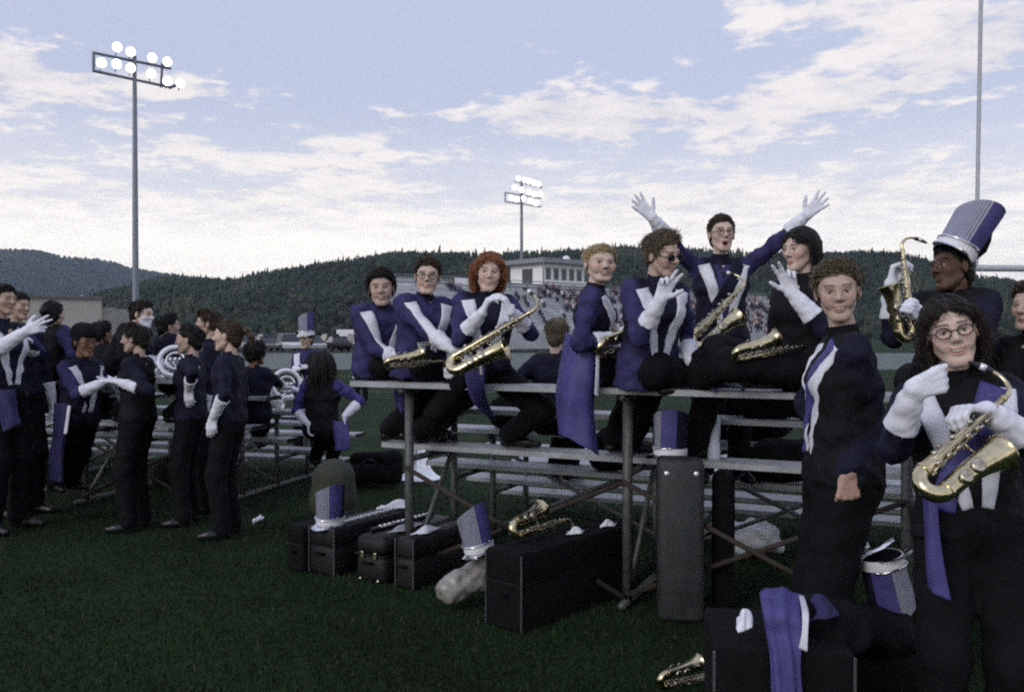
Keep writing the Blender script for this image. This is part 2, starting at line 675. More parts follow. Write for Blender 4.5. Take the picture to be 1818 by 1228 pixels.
# ---- short turf blades on the near field, where single tufts show
nb = 190000
yy = 2.2 + (12.0 - 2.2) * rng.random(nb) ** 1.5
xx = (rng.random(nb) * 2.06 - 1.03) * yy * 0.60
hh = 0.016 + 0.018 * rng.random(nb)
clump = np.sin(xx * 9 + np.sin(yy * 7) * 2) * np.sin(yy * 11 + np.sin(xx * 5) * 2)
hh *= (1 + 0.25 * clump) * np.clip((12.2 - yy) / 5.0, .1, 1)
an = rng.random(nb) * math.tau
ww = 0.0022 + 0.0016 * rng.random(nb)
lx, ly = (rng.random(nb) - .5) * 0.035, (rng.random(nb) - .5) * 0.035
GV = np.empty((nb, 3, 3), dtype=np.float32)
GV[:, 0] = np.stack([xx - np.cos(an) * ww, yy - np.sin(an) * ww, np.zeros(nb)], 1)
GV[:, 1] = np.stack([xx + np.cos(an) * ww, yy + np.sin(an) * ww, np.zeros(nb)], 1)
GV[:, 2] = np.stack([xx + lx, yy + ly, hh], 1)
patch = 1 + .32 * np.sin(xx * 1.7 + 1.5 * np.sin(yy * 1.1)) * np.sin(yy * 2.1 + 1.2 * np.sin(xx * 1.3)) + .18 * np.sin(xx * 4.1 + 2 * np.sin(yy * 3.3))
gc = np.array([0.013, 0.029, 0.010]) * (0.55 + 0.9 * rng.random(nb))[:, None] * ((1 + 0.25 * clump) * patch)[:, None]
straw = rng.random(nb) < .025
gc[straw] = np.array([0.085, 0.075, 0.035]) * (.6 + .6 * rng.random(straw.sum()))[:, None]
gc[:, 0] *= 0.8 + 0.5 * rng.random(nb)
M_BLADE = mat('grass_blade', (1, 1, 1), 0.7, var=0.0, attr='Col', spec=0.15)
tag(mesh_np('grass', GV.reshape(-1, 3), np.arange(nb * 3).reshape(-1, 3), M_BLADE, None, None, False, None, np.repeat(gc, 3, 0)),
    'short dark green turf covering the near field', 'grass', kind='stuff')

# ---- hills
RIDGE = [(-700, 520), (-200, 548), (0, 546), (90, 540), (150, 534), (185, 520), (250, 502), (300, 490), (370, 492), (425, 493), (455, 484), (520, 477),
         (600, 464), (650, 456), (700, 449), (760, 448), (830, 446), (900, 448), (960, 447), (1040, 442), (1100, 438),
         (1160, 441), (1240, 441), (1330, 447), (1450, 449), (1530, 446), (1600, 452), (1650, 466), (1735, 488), (1818, 498), (2100, 520), (2700, 530)]
FARR = [(-900, 470), (-300, 436), (0, 444), (70, 444), (112, 453), (150, 456), (190, 461), (230, 474), (280, 481), (320, 487), (420, 500), (600, 530), (900, 560)]


def hill(name, prof, dfar, dnear, treeh, m, px0, px1, step, rough, seed):
    pxs = np.arange(px0, px1 + 1, step, dtype=float)
    ts = np.concatenate([np.linspace(0, 1, 22), np.array([1.05, 1.15, 1.4])])
    ry = np.interp(pxs, [p[0] for p in prof], [p[1] for p in prof])
    rz = CAMZ + (596 - ry) * dfar / FPX - treeh
    V = []
    for t in ts:
        d = dnear + (dfar - dnear) * t
        u = min(t, 1.0)
        k = (u * u * (3 - 2 * u)) * 0.55 + 0.45 * u
        if t > 1:
            k = 1 - (t - 1) * 1.6
        z = rz * k
        z = z + rough * np.sin(pxs * 0.021 + t * 9 + seed) * np.sin(pxs * 0.008 + t * 5) * (u * (1 - u) * 4)
        V.append(np.stack([(pxs - 909) / FPX * d, np.full_like(pxs, d), np.maximum(z, -0.5) - (0.5 if t == 0 else 0)], 1))
    V = np.array(V)
    nr, ncol = V.shape[:2]
    a = (np.arange(nr - 1)[:, None] * ncol + np.arange(ncol - 1)[None, :]).ravel()
    F = np.stack([a, a + 1, a + ncol + 1, a + ncol], 1)
    o = mesh_np(name, V.reshape(-1, 3), F, m, None, None, True)
    tag(o, kind='structure')
    return V, pxs, ts


M_HILL = mat('hill_undergrowth', (0.022, 0.034, 0.020), 0.95, var=0.5, scale=0.06, spec=0.1)
HV, HPX, HTS = hill('hill', RIDGE, 820, 330, 4.6, M_HILL, -600, 2500, 14, 5.0, 1.0)
M_MTN = mat('mountain_forest', (0.020, 0.030, 0.026), 0.95, var=0.45, scale=0.02, spec=0.1)
FV, FPXS, FTS = hill('mountain', FARR, 3200, 1500, 9.0, M_MTN, -900, 900, 10, 22.0, 3.0)


def hill_at(V, pxs, ts, px, t):
    i = np.clip(np.searchsorted(pxs, px) - 1, 0, len(pxs) - 2)
    j = np.clip(np.searchsorted(ts, t) - 1, 0, len(ts) - 2)
    fx = ((px - pxs[i]) / (pxs[i + 1] - pxs[i]))[:, None]
    ft = ((t - ts[j]) / (ts[j + 1] - ts[j]))[:, None]
    return (V[j, i] * (1 - fx) + V[j, i + 1] * fx) * (1 - ft) + (V[j + 1, i] * (1 - fx) + V[j + 1, i + 1] * fx) * ft


def conifers(P, H, Rr, col, tiers=3, n=6):
    N = len(P)
    vs, cs = [], []
    fl = []
    for k in range(tiers):
        zb = H * (0.06 + 0.28 * k)
        zt = H * (0.50 + 0.25 * k)
        rb = Rr * (1.0 - 0.27 * k)
        ph = rng.random(N) * 6.28
        ringv = []
        for j in range(n):
            w = ph + math.tau * j / n
            jit = 0.65 + 0.7 * rng.random(N)
            ringv.append(np.stack([P[:, 0] + np.cos(w) * rb * jit, P[:, 1] + np.sin(w) * rb * jit, P[:, 2] + zb + H * 0.06 * (rng.random(N) - .5)], 1))
        ringv.append(np.stack([P[:, 0] + Rr * .1 * (rng.random(N) - .5), P[:, 1], P[:, 2] + zt], 1))
        vs.append(np.stack(ringv, 1))
    V = np.concatenate(vs, 1)               # N, tiers*(n+1), 3
    per = tiers * (n + 1)
    tri = []
    for k in range(tiers):
        b = k * (n + 1)
        for j in range(n):
            tri.append((b + j, b + (j + 1) % n, b + n))
    tri = np.array(tri)
    F = (np.arange(N)[:, None, None] * per + tri[None]).reshape(-1, 3)
    Cc = np.repeat(col[:, None, :], per, 1) * (0.86 + 0.28 * rng.random((N, per, 1)))
    return V.reshape(-1, 3), F, Cc.reshape(-1, 3)


def blobs(P, H, Rr, col):
    bm = bmesh.new()
    bmesh.ops.create_icosphere(bm, subdivisions=2, radius=1.0)
    B = np.array([tuple(v.co) for v in bm.verts])
    bf = np.array([[v.index for v in f.verts] for f in bm.faces])
    bm.free()
    N = len(P)
    jit = 0.6 + 0.75 * rng.random((N, len(B), 1))
    V = B[None] * jit * np.stack([Rr, Rr, H * 0.42], 1)[:, None, :]
    V = V + P[:, None, :] + np.stack([0 * H, 0 * H, H * 0.55], 1)[:, None, :]
    F = (np.arange(N)[:, None, None] * len(B) + bf[None]).reshape(-1, 3)
    Cc = np.repeat(col[:, None, :], len(B), 1) * (0.8 + 0.4 * rng.random((N, len(B), 1)))
    return V.reshape(-1, 3), F, Cc.reshape(-1, 3)


M_LEAF = mat('forest_leaf', (1, 1, 1), 0.9, var=0.2, scale=0.5, attr='Col', spec=0.1)
NT = 15000
tpx = rng.uniform(-260, 2080, NT)
tt = rng.random(NT) ** 0.85
TP = hill_at(HV, HPX, HTS, tpx, tt)
TH = rng.uniform(3.2, 6.6, NT) * np.where(rng.random(NT) < 0.06, 1.45, 1.0)
tone = rng.random(NT)
tcol = np.outer(1 - tone, (0.018, 0.031, 0.024)) + np.outer(tone, (0.042, 0.055, 0.042))
pale = rng.random(NT) < 0.08
tcol[pale] *= 1.5
lowf = np.sin(tpx * .013 + 4 * tt) * np.sin(tpx * .0045 + 7 * tt + 1) + .6 * np.sin(tpx * .031 - 9 * tt)
tcol *= (1 + .38 * lowf)[:, None]
tcol[lowf > .75] *= np.array([1.25, 1.1, .9])
V1, F1, C1 = conifers(TP, TH, TH * 0.21, tcol)
nb2 = 3600
bpx = rng.uniform(-260, 2080, nb2)
BP = hill_at(HV, HPX, HTS, bpx, rng.random(nb2))
BHh = rng.uniform(2.8, 5.5, nb2)
bt = rng.random(nb2)
bcol = np.outer(1 - bt, (0.022, 0.036, 0.024)) + np.outer(bt, (0.050, 0.060, 0.040))
V2, F2, C2 = blobs(BP, BHh, BHh * 0.5, bcol)
tag(mesh_np('forest', np.vstack([V1, V2]), np.vstack([F1, F2 + len(V1)]), M_LEAF, None, None, False, None, np.vstack([C1, C2])),
    'dark mixed forest covering the hill behind the stadium', 'forest', kind='stuff')
NF = 2600
fpx = rng.uniform(-300, 520, NF)
FP = hill_at(FV, FPXS, FTS, fpx, 0.25 + 0.75 * rng.random(NF) ** 0.7)
FHh = rng.uniform(9, 17, NF)
V3, F3, C3 = conifers(FP, FHh, FHh * 0.5, np.outer(0.5 + rng.random(NF), (0.020, 0.032, 0.026)), 2, 5)
tag(mesh_np('far_forest', V3, F3, M_LEAF, None, None, False, None, C3), 'hazy forest on the far mountain at the left', 'forest', kind='stuff')

# ---- single spruces that stand out above the ridge
M_BARK = mat('bark', (0.05, 0.04, 0.032), 0.9)
for px, hgt, lean_, txt in ((431, 9.0, .0, 'lowest notch of the ridge'), (566, 9.5, 0, None), (615, 8, 0, None), (667, 10, 0, None), (703, 8.5, 0, None), (779, 12.5, .12, 'thin leaning dead-topped spruce above the ridge near the glasses wearer'),
                       (902, 9.5, 0, None), (962, 10, 0, None), (1010, 9, 0, None), (1102, 8.5, 0, None), (1318, 8.5, 0, None), (1548, 9.5, 0, None), (1592, 9.0, 0, None)):
    b = hill_at(HV, HPX, HTS, np.array([float(px)]), np.array([0.985]))[0]
    lab = {431: 'small spruce in the lowest dip of the wooded ridge', 779: 'thin leaning spruce standing clear above the ridge left of centre',
           566: 'pointed spruce on the rising ridge above the far hat wearer', 615: 'small spruce on the ridge left of the seated row',
           667: 'tall spruce on the ridge above the leftmost seated musician', 703: 'low spruce on the ridge between two seated musicians',
           902: 'spruce on the ridge just left of the distant light pole', 962: 'spruce on the ridge above the press box roof',
           1010: 'spruce on the ridge right of the press box roof peak', 1102: 'small spruce on the ridge right of the blond musician',
           1318: 'small spruce on the ridge right of the cheering musician', 1548: 'spruce on the ridge between standing man and raised saxophone',
           1592: 'small spruce on the ridge behind the raised saxophone'}[px]
    e = empty('spruce_tree', tuple(b), lab, 'tree', 'single spruces along the ridge')
    mbt = MB()
    top = Vector((lean_ * hgt, 0, hgt))
    mbt.tube([(0, 0, -1), top * 0.5, top * 0.97], [0.28, 0.18, 0.03], 6)
    mbt.build('trunk', M_BARK, e)
    Pk = np.array([[lean_ * hgt * .3 * 0, 0, hgt * 0.08]])
    Vc, Fc, Cc = conifers(Pk, np.array([hgt * .92]), np.array([hgt * 0.17]), np.array([[0.028, 0.045, 0.028]]), 5 - 2, 9)
    Vc[:, 0] += lean_ * Vc[:, 2]
    mesh_np('crown', Vc, Fc, M_LEAF, e, None, False, None, Cc)

# ---- tan building at the left
M_TAN = mat('tan_wall', (0.33, 0.325, 0.30), 0.85, var=0.08, scale=0.4, bump=0.2, bscale=3)
M_ROOFD = mat('dark_flashing', (0.10, 0.10, 0.10), 0.6)
gb = empty('gym_building', tuple(G(120, 618)), 'plain tan flat-roofed building beyond the left bleachers', 'building')


def quadprism(name, pts, z0, z1, m, parent, origin):
    n = len(pts)
    V = [(p[0], p[1], z0) for p in pts] + [(p[0], p[1], z1) for p in pts]
    F = [tuple(reversed(range(n))), tuple(range(n, 2 * n))] + [(i, (i + 1) % n, n + (i + 1) % n, n + i) for i in range(n)]
    return mesh_np(name, V, F, m, parent, origin, False)


def zat(py, d):
    return CAMZ + (596 - py) / FPX * d


og = gb.location.copy()
pA = [C(-90, 600, 62), C(181, 600, 66), C(150, 600, 90), C(-90, 600, 88)]
quadprism('wall', pA, -0.2, zat(531, 66), M_TAN, gb, og)
pB = [C(181.6, 600, 67), C(206, 600, 67.6), C(180, 600, 92), C(158, 600, 91)]
quadprism('annex_wall', pB, -0.2, zat(546, 67), M_TAN, gb, og)
pA2 = [C(-92, 600, 61.8), C(182, 600, 65.8), C(151, 600, 90.5), C(-92, 600, 88.5)]
quadprism('roof_edge', pA2, zat(531, 66) + .003, zat(531, 66) + .22, M_ROOFD, gb, og)
pC = [C(205, 600, 70), C(238, 600, 71), C(232, 600, 80), C(200, 600, 80)]
quadprism('rear_wing', pC, -0.2, zat(549, 70), M_TAN, gb, og)
mb = MB()
pv = C(99, 600, 64)
mb.tube([(pv.x, pv.y + 4, zat(531, 66)), (pv.x, pv.y + 4, zat(521, 66))], 0.14, 8)
mb.build('roof_vent', M_ALU, gb, origin=og)

# ---- stadium lights
M_POLE = mat('pole_steel', (0.20, 0.22, 0.26), 0.55, 0.3, var=0.12, scale=1)
M_LAMP = mat('lamp_glass', (0.9, 0.9, 0.9), 0.3, emit=(1.0, 0.985, 0.96), estr=9.0, var=0.02)


def floodlight(label, base_px, dbase, arm_ends, arms, lamps, r_pole, lamp_r, aim):
    base = C(base_px, 596, dbase)
    base.z = 0
    top = C(arm_ends['pole_top'][0], arm_ends['pole_top'][1], dbase)
    e = empty('floodlight_tower', tuple(base), label, 'light tower', 'stadium light towers')
    org = base
    mb = MB()
    mb.tube([base, base.lerp(top, .5), top], [r_pole * 1.25, r_pole, r_pole * 0.7], 10)
    autosmooth(mb.build('pole', M_POLE, e, True, org))
    for a, b in arms:
        mb = MB()
        mb.tube([C(*a), C(*b)], 0.13, 6)
        mb.build('crossarm', M_POLE, e, False, org)
    for i, (px, py, d) in enumerate(lamps):
        p = C(px, py, d)
        z = Vector(aim).normalized()
        Mx = frame(z, (0, 0, 1), p)
        mb = MB()
        mb.lathe([(0.02, -0.55), (lamp_r * .45, -0.5), (lamp_r * .8, -0.22), (lamp_r, 0.0), (lamp_r * 1.02, 0.05), (lamp_r * 0.95, 0.05), (lamp_r * .9, 0.0)], 14, Mx)
        mb.tube([Mx @ Vector((0, 0, -0.4)), Mx @ Vector((0, 0.0, -0.4)) + Vector((0, 0, -0.75 * lamp_r / .45))], 0.05, 5)
        h = autosmooth(mb.build('lamp', M_POLE, e, True, org))
        mb = MB()
        mb.lathe([(0.001, 0.075), (lamp_r * .5, 0.06), (lamp_r * .93, 0.02)], 14, Mx)
        mb.build('lens', M_LAMP, h, True, org)
    return e


def dl(px, a, b, pa, pb):
    return a + (b - a) * (px - pa) / (pb - pa)


L1 = [(208, 84), (232, 92), (270, 103), (297, 110), (180, 112), (207, 114), (232, 121), (268, 131), (297, 144), (320, 148)]
floodlight('tall stadium light tower at the left with ten lit lamps', 241, 77,
           {'pole_top': (239, 100)},
           [((166, 126, 74.5), (301, 155, 80)), ((166, 94, 74.5), (303, 122, 80)), ((300, 157, 80), (326, 145, 80.5)), ((166, 92, 74.5), (166, 128, 74.5)), ((288, 112, 79.5), (286, 155, 79.5))],
           [(x, y, dl(x, 73.7, 79.4, 166, 301)) for x, y in L1], 0.24, 0.42, (0.62, -0.75, -0.25))
L2 = [(921, 317), (932, 320), (940, 322), (948, 325), (956, 327), (914, 333), (926, 337), (939, 341), (949, 345), (959, 345), (908, 351), (917, 354), (929, 353), (942, 357), (952, 361)]
floodlight('distant stadium light tower behind the press box', 926, 140,
           {'pole_top': (926, 318)},
           [((897, 342, 136), (897, 358, 136)), ((897, 358, 136), (960, 367, 146)), ((897, 342, 136), (960, 352, 146)), ((915, 322, 138), (962, 333, 146))],
           [(x, y, dl(x, 134.5, 145, 897, 960)) for x, y in L2], 0.27, 0.42, (-0.35, -0.9, -0.25))

# ---- goal post: upright and crossbar
M_GOAL = mat('pale_grey_paint', (0.42, 0.44, 0.48), 0.5, var=0.08)
pu = C(1733, 476, 19.6)
gp = empty('goal_post', (pu.x + 3.55, pu.y + .3, 0), 'pale grey football goal post with one upright in view', 'goal post')
og = gp.location.copy()
far = Vector((pu.x + 7.1, pu.y + 0.6, pu.z))
mb = MB(); mb.tube([pu, (pu.x + .17, pu.y + .1, pu.z + 10)], 0.045, 12); autosmooth(mb.build('upright', M_GOAL, gp, True, og))
mb = MB(); mb.tube([far, (far.x, far.y, far.z + 10)], 0.045, 12); autosmooth(mb.build('upright', M_GOAL, gp, True, og))
mb = MB(); mb.tube([pu - Vector((.05, 0, 0)), far + Vector((.05, 0, 0))], 0.075, 12); autosmooth(mb.build('crossbar', M_GOAL, gp, True, og))
midp = (pu + far) / 2
mb = MB(); mb.tube([(midp.x, midp.y + 2.0, 0), (midp.x, midp.y + 2.0, 2.2), (midp.x, midp.y + 1.6, 2.8), (midp.x, midp.y, pu.z)], 0.09, 12); autosmooth(mb.build('support', M_GOAL, gp, True, og))

# ---- grandstand with press box
SA = C(772, 600, 80); SA.z = 0
SB = C(1475, 600, 126); SB.z = 0
su = (SB - SA).normalized()
sn = Vector((-su.y, su.x, 0))
SLEN = (SB - SA).length
NROW = 14
RUN, RISE, Z0 = 0.72, 0.40, 1.0
M_STAND = mat('stand_metal', (0.60, 0.62, 0.65), 0.6, 0.2, var=0.25, scale=0.8)
M_STANDR = mat('stand_riser', (0.40, 0.42, 0.45), 0.75, var=0.2, scale=0.7)
st = empty('grandstand', tuple(SA), 'long aluminium grandstand across the field full of spectators', 'grandstand')
og = st.location.copy()


def stand_pt(s, r, z):
    return SA + su * s + sn * r + Vector((0, 0, z))


def slab(name, s0, s1, r0, r1, z0, z1, m, parent, org):
    c = [(s0, r0), (s1, r0), (s1, r1), (s0, r1)]
    return quadprism(name, [stand_pt(s, r, 0) for s, r in c], z0, z1, m, parent, org)


for k in range(NROW):
    z = Z0 + RISE * k
    slab('foot_deck', 0, SLEN, RUN * k, RUN * k + 0.55, z - 0.06, z, M_STAND, st, og)
    slab('riser', 0, SLEN, RUN * k + 0.551, RUN * k + 0.60, z - 0.08, z + RISE - .05, M_STANDR, st, og)
    slab('seat_plank', 0, SLEN, RUN * k + 0.62, RUN * k + 0.90, z + 0.40, z + 0.45, M_STAND, st, og)
slab('front_wall', 0, SLEN, -0.95, -0.88, 0.25, Z0 + 0.9, M_STANDR, st, og)
slab('front_walkway', 0, SLEN, -0.88, -0.02, Z0 - 0.08, Z0 - .005, M_STAND, st, og)
topz = Z0 + RISE * NROW
for s in np.arange(0, SLEN + .1, 2.6):
    mb = MB()
    a = stand_pt(s, RUN * NROW + 0.3, 0)
    mb.tube([a, a + Vector((0, 0, topz + 1.25))], 0.06, 6)
    mb.build('rear_post', M_POLE, st, False, og)
for dz in (0.5, 0.85, 1.2):
    mb = MB()
    mb.tube([stand_pt(0, RUN * NROW + .3, topz + dz), stand_pt(SLEN, RUN * NROW + .3, topz + dz)], 0.05, 5)
    mb.build('guard_rail', M_POLE, st, False, og)
slab('rear_panel', 0, SLEN, RUN * NROW + 0.38, RUN * NROW + 0.42, topz - 0.6, topz + 0.95, M_STAND, st, og)
mb = MB()
for k in range(3):
    mb.tube([stand_pt(-.05, -0.9, Z0 + .4 + .3 * k), stand_pt(-.05, RUN * NROW + .3, topz + .4 + .3 * k)], 0.045, 5)
mb.build('side_rail', M_POLE, st, False, og)
slab('sponsor_board', 10.2, 13.2, RUN * NROW + .24, RUN * NROW + .28, topz + 0.45, topz + 1.15, M_WHITEP, st, og)

# press box on the stand's back: long face towards the field
M_PBW = mat('press_box_white', (0.86, 0.86, 0.87), 0.7, var=0.05, scale=0.6)
M_PBR = mat('press_box_roof', (0.22, 0.24, 0.27), 0.6)
M_WIN = mat('dark_window_glass', (0.03, 0.035, 0.045), 0.12, var=0.1)
k_ = (963 - 909) / FPX
q_ = SA + sn * 10.75
s_ = (k_ * q_.y - q_.x) / (su.x - k_ * su.y)
PC = q_ + su * s_; PR = PC + su * 8.4; PL = PC + sn * 5.7
pb = empty('press_box', (PC.x, PC.y, 0), 'white flat-roofed press box on top of the grandstand', 'press box')
og = pb.location.copy()
zb, zt = zat(508, PC.y), zat(467, PC.y)
v1 = (PR - PC).normalized(); v1.z = 0; v1.normalize()
v2 = (PL - PC).normalized(); v2.z = 0; v2.normalize()
Lw, Lf = (PL - PC).length, (PR - PC).length
PBK = PL + (PR - PC)
quadprism('wall', [PC, PR, PBK, PL], zb - 1.8, zt, M_PBW, pb, og)


def off(p, a, b):
    return p + v1 * a + v2 * b


quadprism('roof', [off(PC, -1.0, -1.2), off(PR, 1.0, -1.2), off(PBK, 1.0, .6), off(PL, -1.0, .6)], zt + .004, zt + 0.55, M_PBR, pb, og)


def wall_rect(name, base, u, n, s0, s1, z0, z1, m, th, parent):
    a = base + u * s0 + n * th
    b = base + u * s1 + n * th
    c = base + u * s1 - n * 0.02
    d = base + u * s0 - n * 0.02
    return quadprism(name, [a, b, c, d], z0, z1, m, parent, og)


n1 = Vector((v1.y, -v1.x, 0)); n1 = n1 if n1.y < 0 else -n1
n2 = Vector((v2.y, -v2.x, 0)); n2 = n2 if n2.y < 0 else -n2
hb = zt - zb
for i in range(6):
    s0 = Lf * (0.06 + 0.155 * i)
    w = wall_rect('window_frame', PC, v1, n1, s0, s0 + Lf * 0.10, zb + hb * 0.30, zb + hb * 0.82, M_PBR, 0.03, pb)
    wall_rect('pane', PC, v1, n1, s0 + .12, s0 + Lf * 0.10 - .12, zb + hb * 0.34, zb + hb * 0.78, M_WIN, 0.045, w)
dr = wall_rect('door', PC, v2, n2, Lw * .30, Lw * .62, zb + .02, zb + hb * 0.80, M_WIN, 0.04, pb)
for q in (off(PC, -.8, -1.0), off(PL, -.8, .4)):
    mb = MB(); mb.tube([(q.x, q.y, zb - 1.8), (q.x, q.y, zt)], 0.09, 6); mb.build('post', M_POLE, pb, False, og)
mb = MB(); mb.lathe([(.01, .75), (.35, .62), (.5, .3), (.5, 0)], 12, Matrix.Translation(off(PR, -3, 1.5) + Vector((0, 0, zt + .55 - PR.z)))); mb.build('roof_dome', M_WHITEP, pb, True, og)

# ---- spectators: a mass of small figures
M_CROWD = mat('crowd_clothes', (1, 1, 1), 0.85, var=0.2, scale=3, attr='Col')


def crowd_mesh():
    Vs, Fs, Cs = [], [], []
    base = 0
    pal = [(.55, .55, .58), (.05, .05, .09), (.34, .26, .28), (.02, .02, .03), (.5, .44, .45), (.10, .10, .18), (.35, .36, .4), (.14, .07, .08), (.03, .03, .05), (.04, .05, .08), (.45, .46, .5)]
    skin = [(.42, .27, .20), (.50, .34, .26), (.22, .13, .09)]
    for i in range(520):
        s = rng.uniform(6, SLEN - 1)
        k = int(rng.integers(0, NROW))
        if s < 22 and rng.random() < .75:
            continue
        p = stand_pt(s, RUN * k + 0.70, Z0 + RISE * k + 0.45)
        c = pal[int(rng.integers(0, len(pal)))]
        sk = skin[int(rng.integers(0, 3))]
        yaw = math.atan2(-sn.x, sn.y) + rng.normal() * .4
        stnd = 0.35 if rng.random() < 0.2 else 0.0
        prof = [(0.17, 0.0, .5), (0.20, 0.05, .7), (0.19, 0.32, .6), (0.23, 0.48, .5), (0.10, 0.56, .8), (0.075, 0.60, 1), (0.11, 0.68, 1.05), (0.115, 0.76, 1.05), (0.06, 0.85, 1)]
        n = 6
        ca, sa = math.cos(yaw), math.sin(yaw)
        vv_, cc_ = [], []
        for q, (r, z, fl) in enumerate(prof):
            for j in range(n):
                w = math.tau * j / n
                x, y = r * math.cos(w), r * math.sin(w) * fl
                vv_.append((p.x + x * ca - y * sa, p.y + x * sa + y * ca, p.z + z + stnd))
                cc_.append(c if q < 5 else (sk if q < 7 else (.05, .035, .025)))
        for q in range(len(prof) - 1):
            for j in range(n):
                Fs.append((base + q * n + j, base + q * n + (j + 1) % n, base + (q + 1) * n + (j + 1) % n, base + (q + 1) * n + j))
        base += len(vv_)
        # knees and shins towards the field
        lx, ly = -sn.x, -sn.y
        for sg in (-.09, .09):
            for (o0, z0, o1, z1) in ((0.0, 0.08, 0.42, 0.1), (0.40, 0.1, 0.42, -0.4)):
                q4 = []
                for (oo, zq) in ((o0, z0), (o1, z1)):
                    for (dx, dz) in ((-.06, -.06), (.06, -.06), (.06, .06), (-.06, .06)):
                        hor = abs(o1 - o0) > .1
                        ax = sg + dx
                        q4.append((p.x + su.x * ax + lx * (oo + (0 if hor else dz)), p.y + su.y * ax + ly * (oo + (0 if hor else dz)), p.z + zq + (dz if hor else 0) + stnd))
                vv_ += q4
                cc_ += [(.03, .03, .05)] * 8
                b = base
                Fs += [(b, b + 1, b + 5, b + 4), (b + 1, b + 2, b + 6, b + 5), (b + 2, b + 3, b + 7, b + 6), (b + 3, b, b + 4, b + 7)]
                base += 8
        Vs += vv_
        Cs += cc_
    return np.array(Vs), np.array(Fs), np.array(Cs)


cv, cf, cc = crowd_mesh()
tag(mesh_np('crowd', cv, cf, M_CROWD, None, None, True, None, cc), 'far-off crowd of spectators seated in the grandstand', 'crowd', kind='stuff')

# ---- parked cars
M_TYRE = mat('tyre_rubber', (0.015, 0.015, 0.015), 0.9)
M_RIM = mat('wheel_rim', (0.4, 0.4, 0.42), 0.35, 0.8)
M_HEADL = mat('car_lamp', (0.7, 0.7, 0.72), 0.15)
car_paints = [mat('car_paint_' + n, c, 0.25, 0.2, var=0.05, scale=1) for n, c in
              (('white', (.62, .63, .65)), ('silver', (.38, .39, .41)), ('grey', (.13, .135, .14)), ('black', (.015, .015, .018)), ('blue', (.05, .07, .16)), ('red', (.20, .03, .03)))]
PAINT_NAMES = ['white', 'silver', 'grey', 'black', 'blue', 'red']
CAR_MESH = {}


def extrude_profile(prof, w, inset=0.0, wt=None):
    """side profile (x, z) extruded across y"""
    n = len(prof)
    wt = wt or [w] * n
    V = [(x, -q / 2, z) for (x, z), q in zip(prof, wt)] + [(x, q / 2, z) for (x, z), q in zip(prof, wt)]
    F = [tuple(range(n)), tuple(reversed(range(n, 2 * n)))] + [(i, n + i, n + (i + 1) % n, (i + 1) % n) for i in range(n)]
    return V, F


def make_car(kind, paint, name, label):
    suv = kind == 'suv'
    h = 1.72 if suv else 1.45
    zb_ = 0.95 if suv else 0.85
    body = [(-2.2, .35), (-2.25, .62), (-2.2, zb_ + .02), (-1.55, zb_ + .06), (.95, zb_), (2.05, zb_ - .13), (2.25, .62), (2.22, .32), (1.75, .26), (1.6, .5), (1.35, .58), (1.1, .5), (.95, .26), (-.95, .26), (-1.1, .5), (-1.35, .58), (-1.6, .5), (-1.75, .26)]
    if suv:
        cab = [(-2.12, zb_), (-1.95, h - .06), (-1.6, h), (.15, h), (.45, h - .05), (1.1, zb_ + .02)]
    else:
        cab = [(-1.75, zb_), (-1.05, h - .05), (-.75, h), (.1, h), (.4, h - .06), (1.25, zb_ - .01)]
    e = empty(name, (0, 0, 0), label, 'car', 'cars parked beyond the track')
    V, F = extrude_profile(body, 1.78)
    autosmooth(mesh_np('body', V, F, paint, e, None, False))
    n = len(cab)
    wt = [1.70 if z < zb_ + .1 else 1.32 for x, z in cab]
    V, F = extrude_profile(cab, 1.7, 0, wt)
    V = [(x, y, z - .004) for x, y, z in V]
    mesh_np('glass', V, F, M_WIN, e, None, False)
    rf = [(x, z) for x, z in cab if z > h - .1]
    mbq = MB(); mbq.box(((rf[0][0] + rf[-1][0]) / 2, 0, h + .008), (rf[-1][0] - rf[0][0], 1.34, 0.05), 0.02); mbq.build('roof', paint, e)
    for sx in (-1.35, 1.35):
        for sy in (-.84, .84):
            mbq = MB(); mbq.lathe([(.2, -.1), (.31, -.1), (.33, -.06), (.33, .06), (.31, .1), (.2, .1)], 14, Matrix.Translation((sx, sy, .33)) @ Matrix.Rotation(math.pi / 2, 4, 'X'))
            w = mbq.build('wheel', M_TYRE, e, True)
            mbq = MB(); mbq.lathe([(.01, -.08), (.19, -.09), (.2, 0), (.19, .09), (.01, .08)], 10, Matrix.Translation((sx, sy, .33)) @ Matrix.Rotation(math.pi / 2, 4, 'X'))
            mbq.build('rim', M_RIM, w, True)
    for sy in (-.65, .65):
        mbq = MB(); mbq.box((2.2, sy, .68), (.12, .34, .14), .03); mbq.build('headlight', M_HEADL, e)
    return e


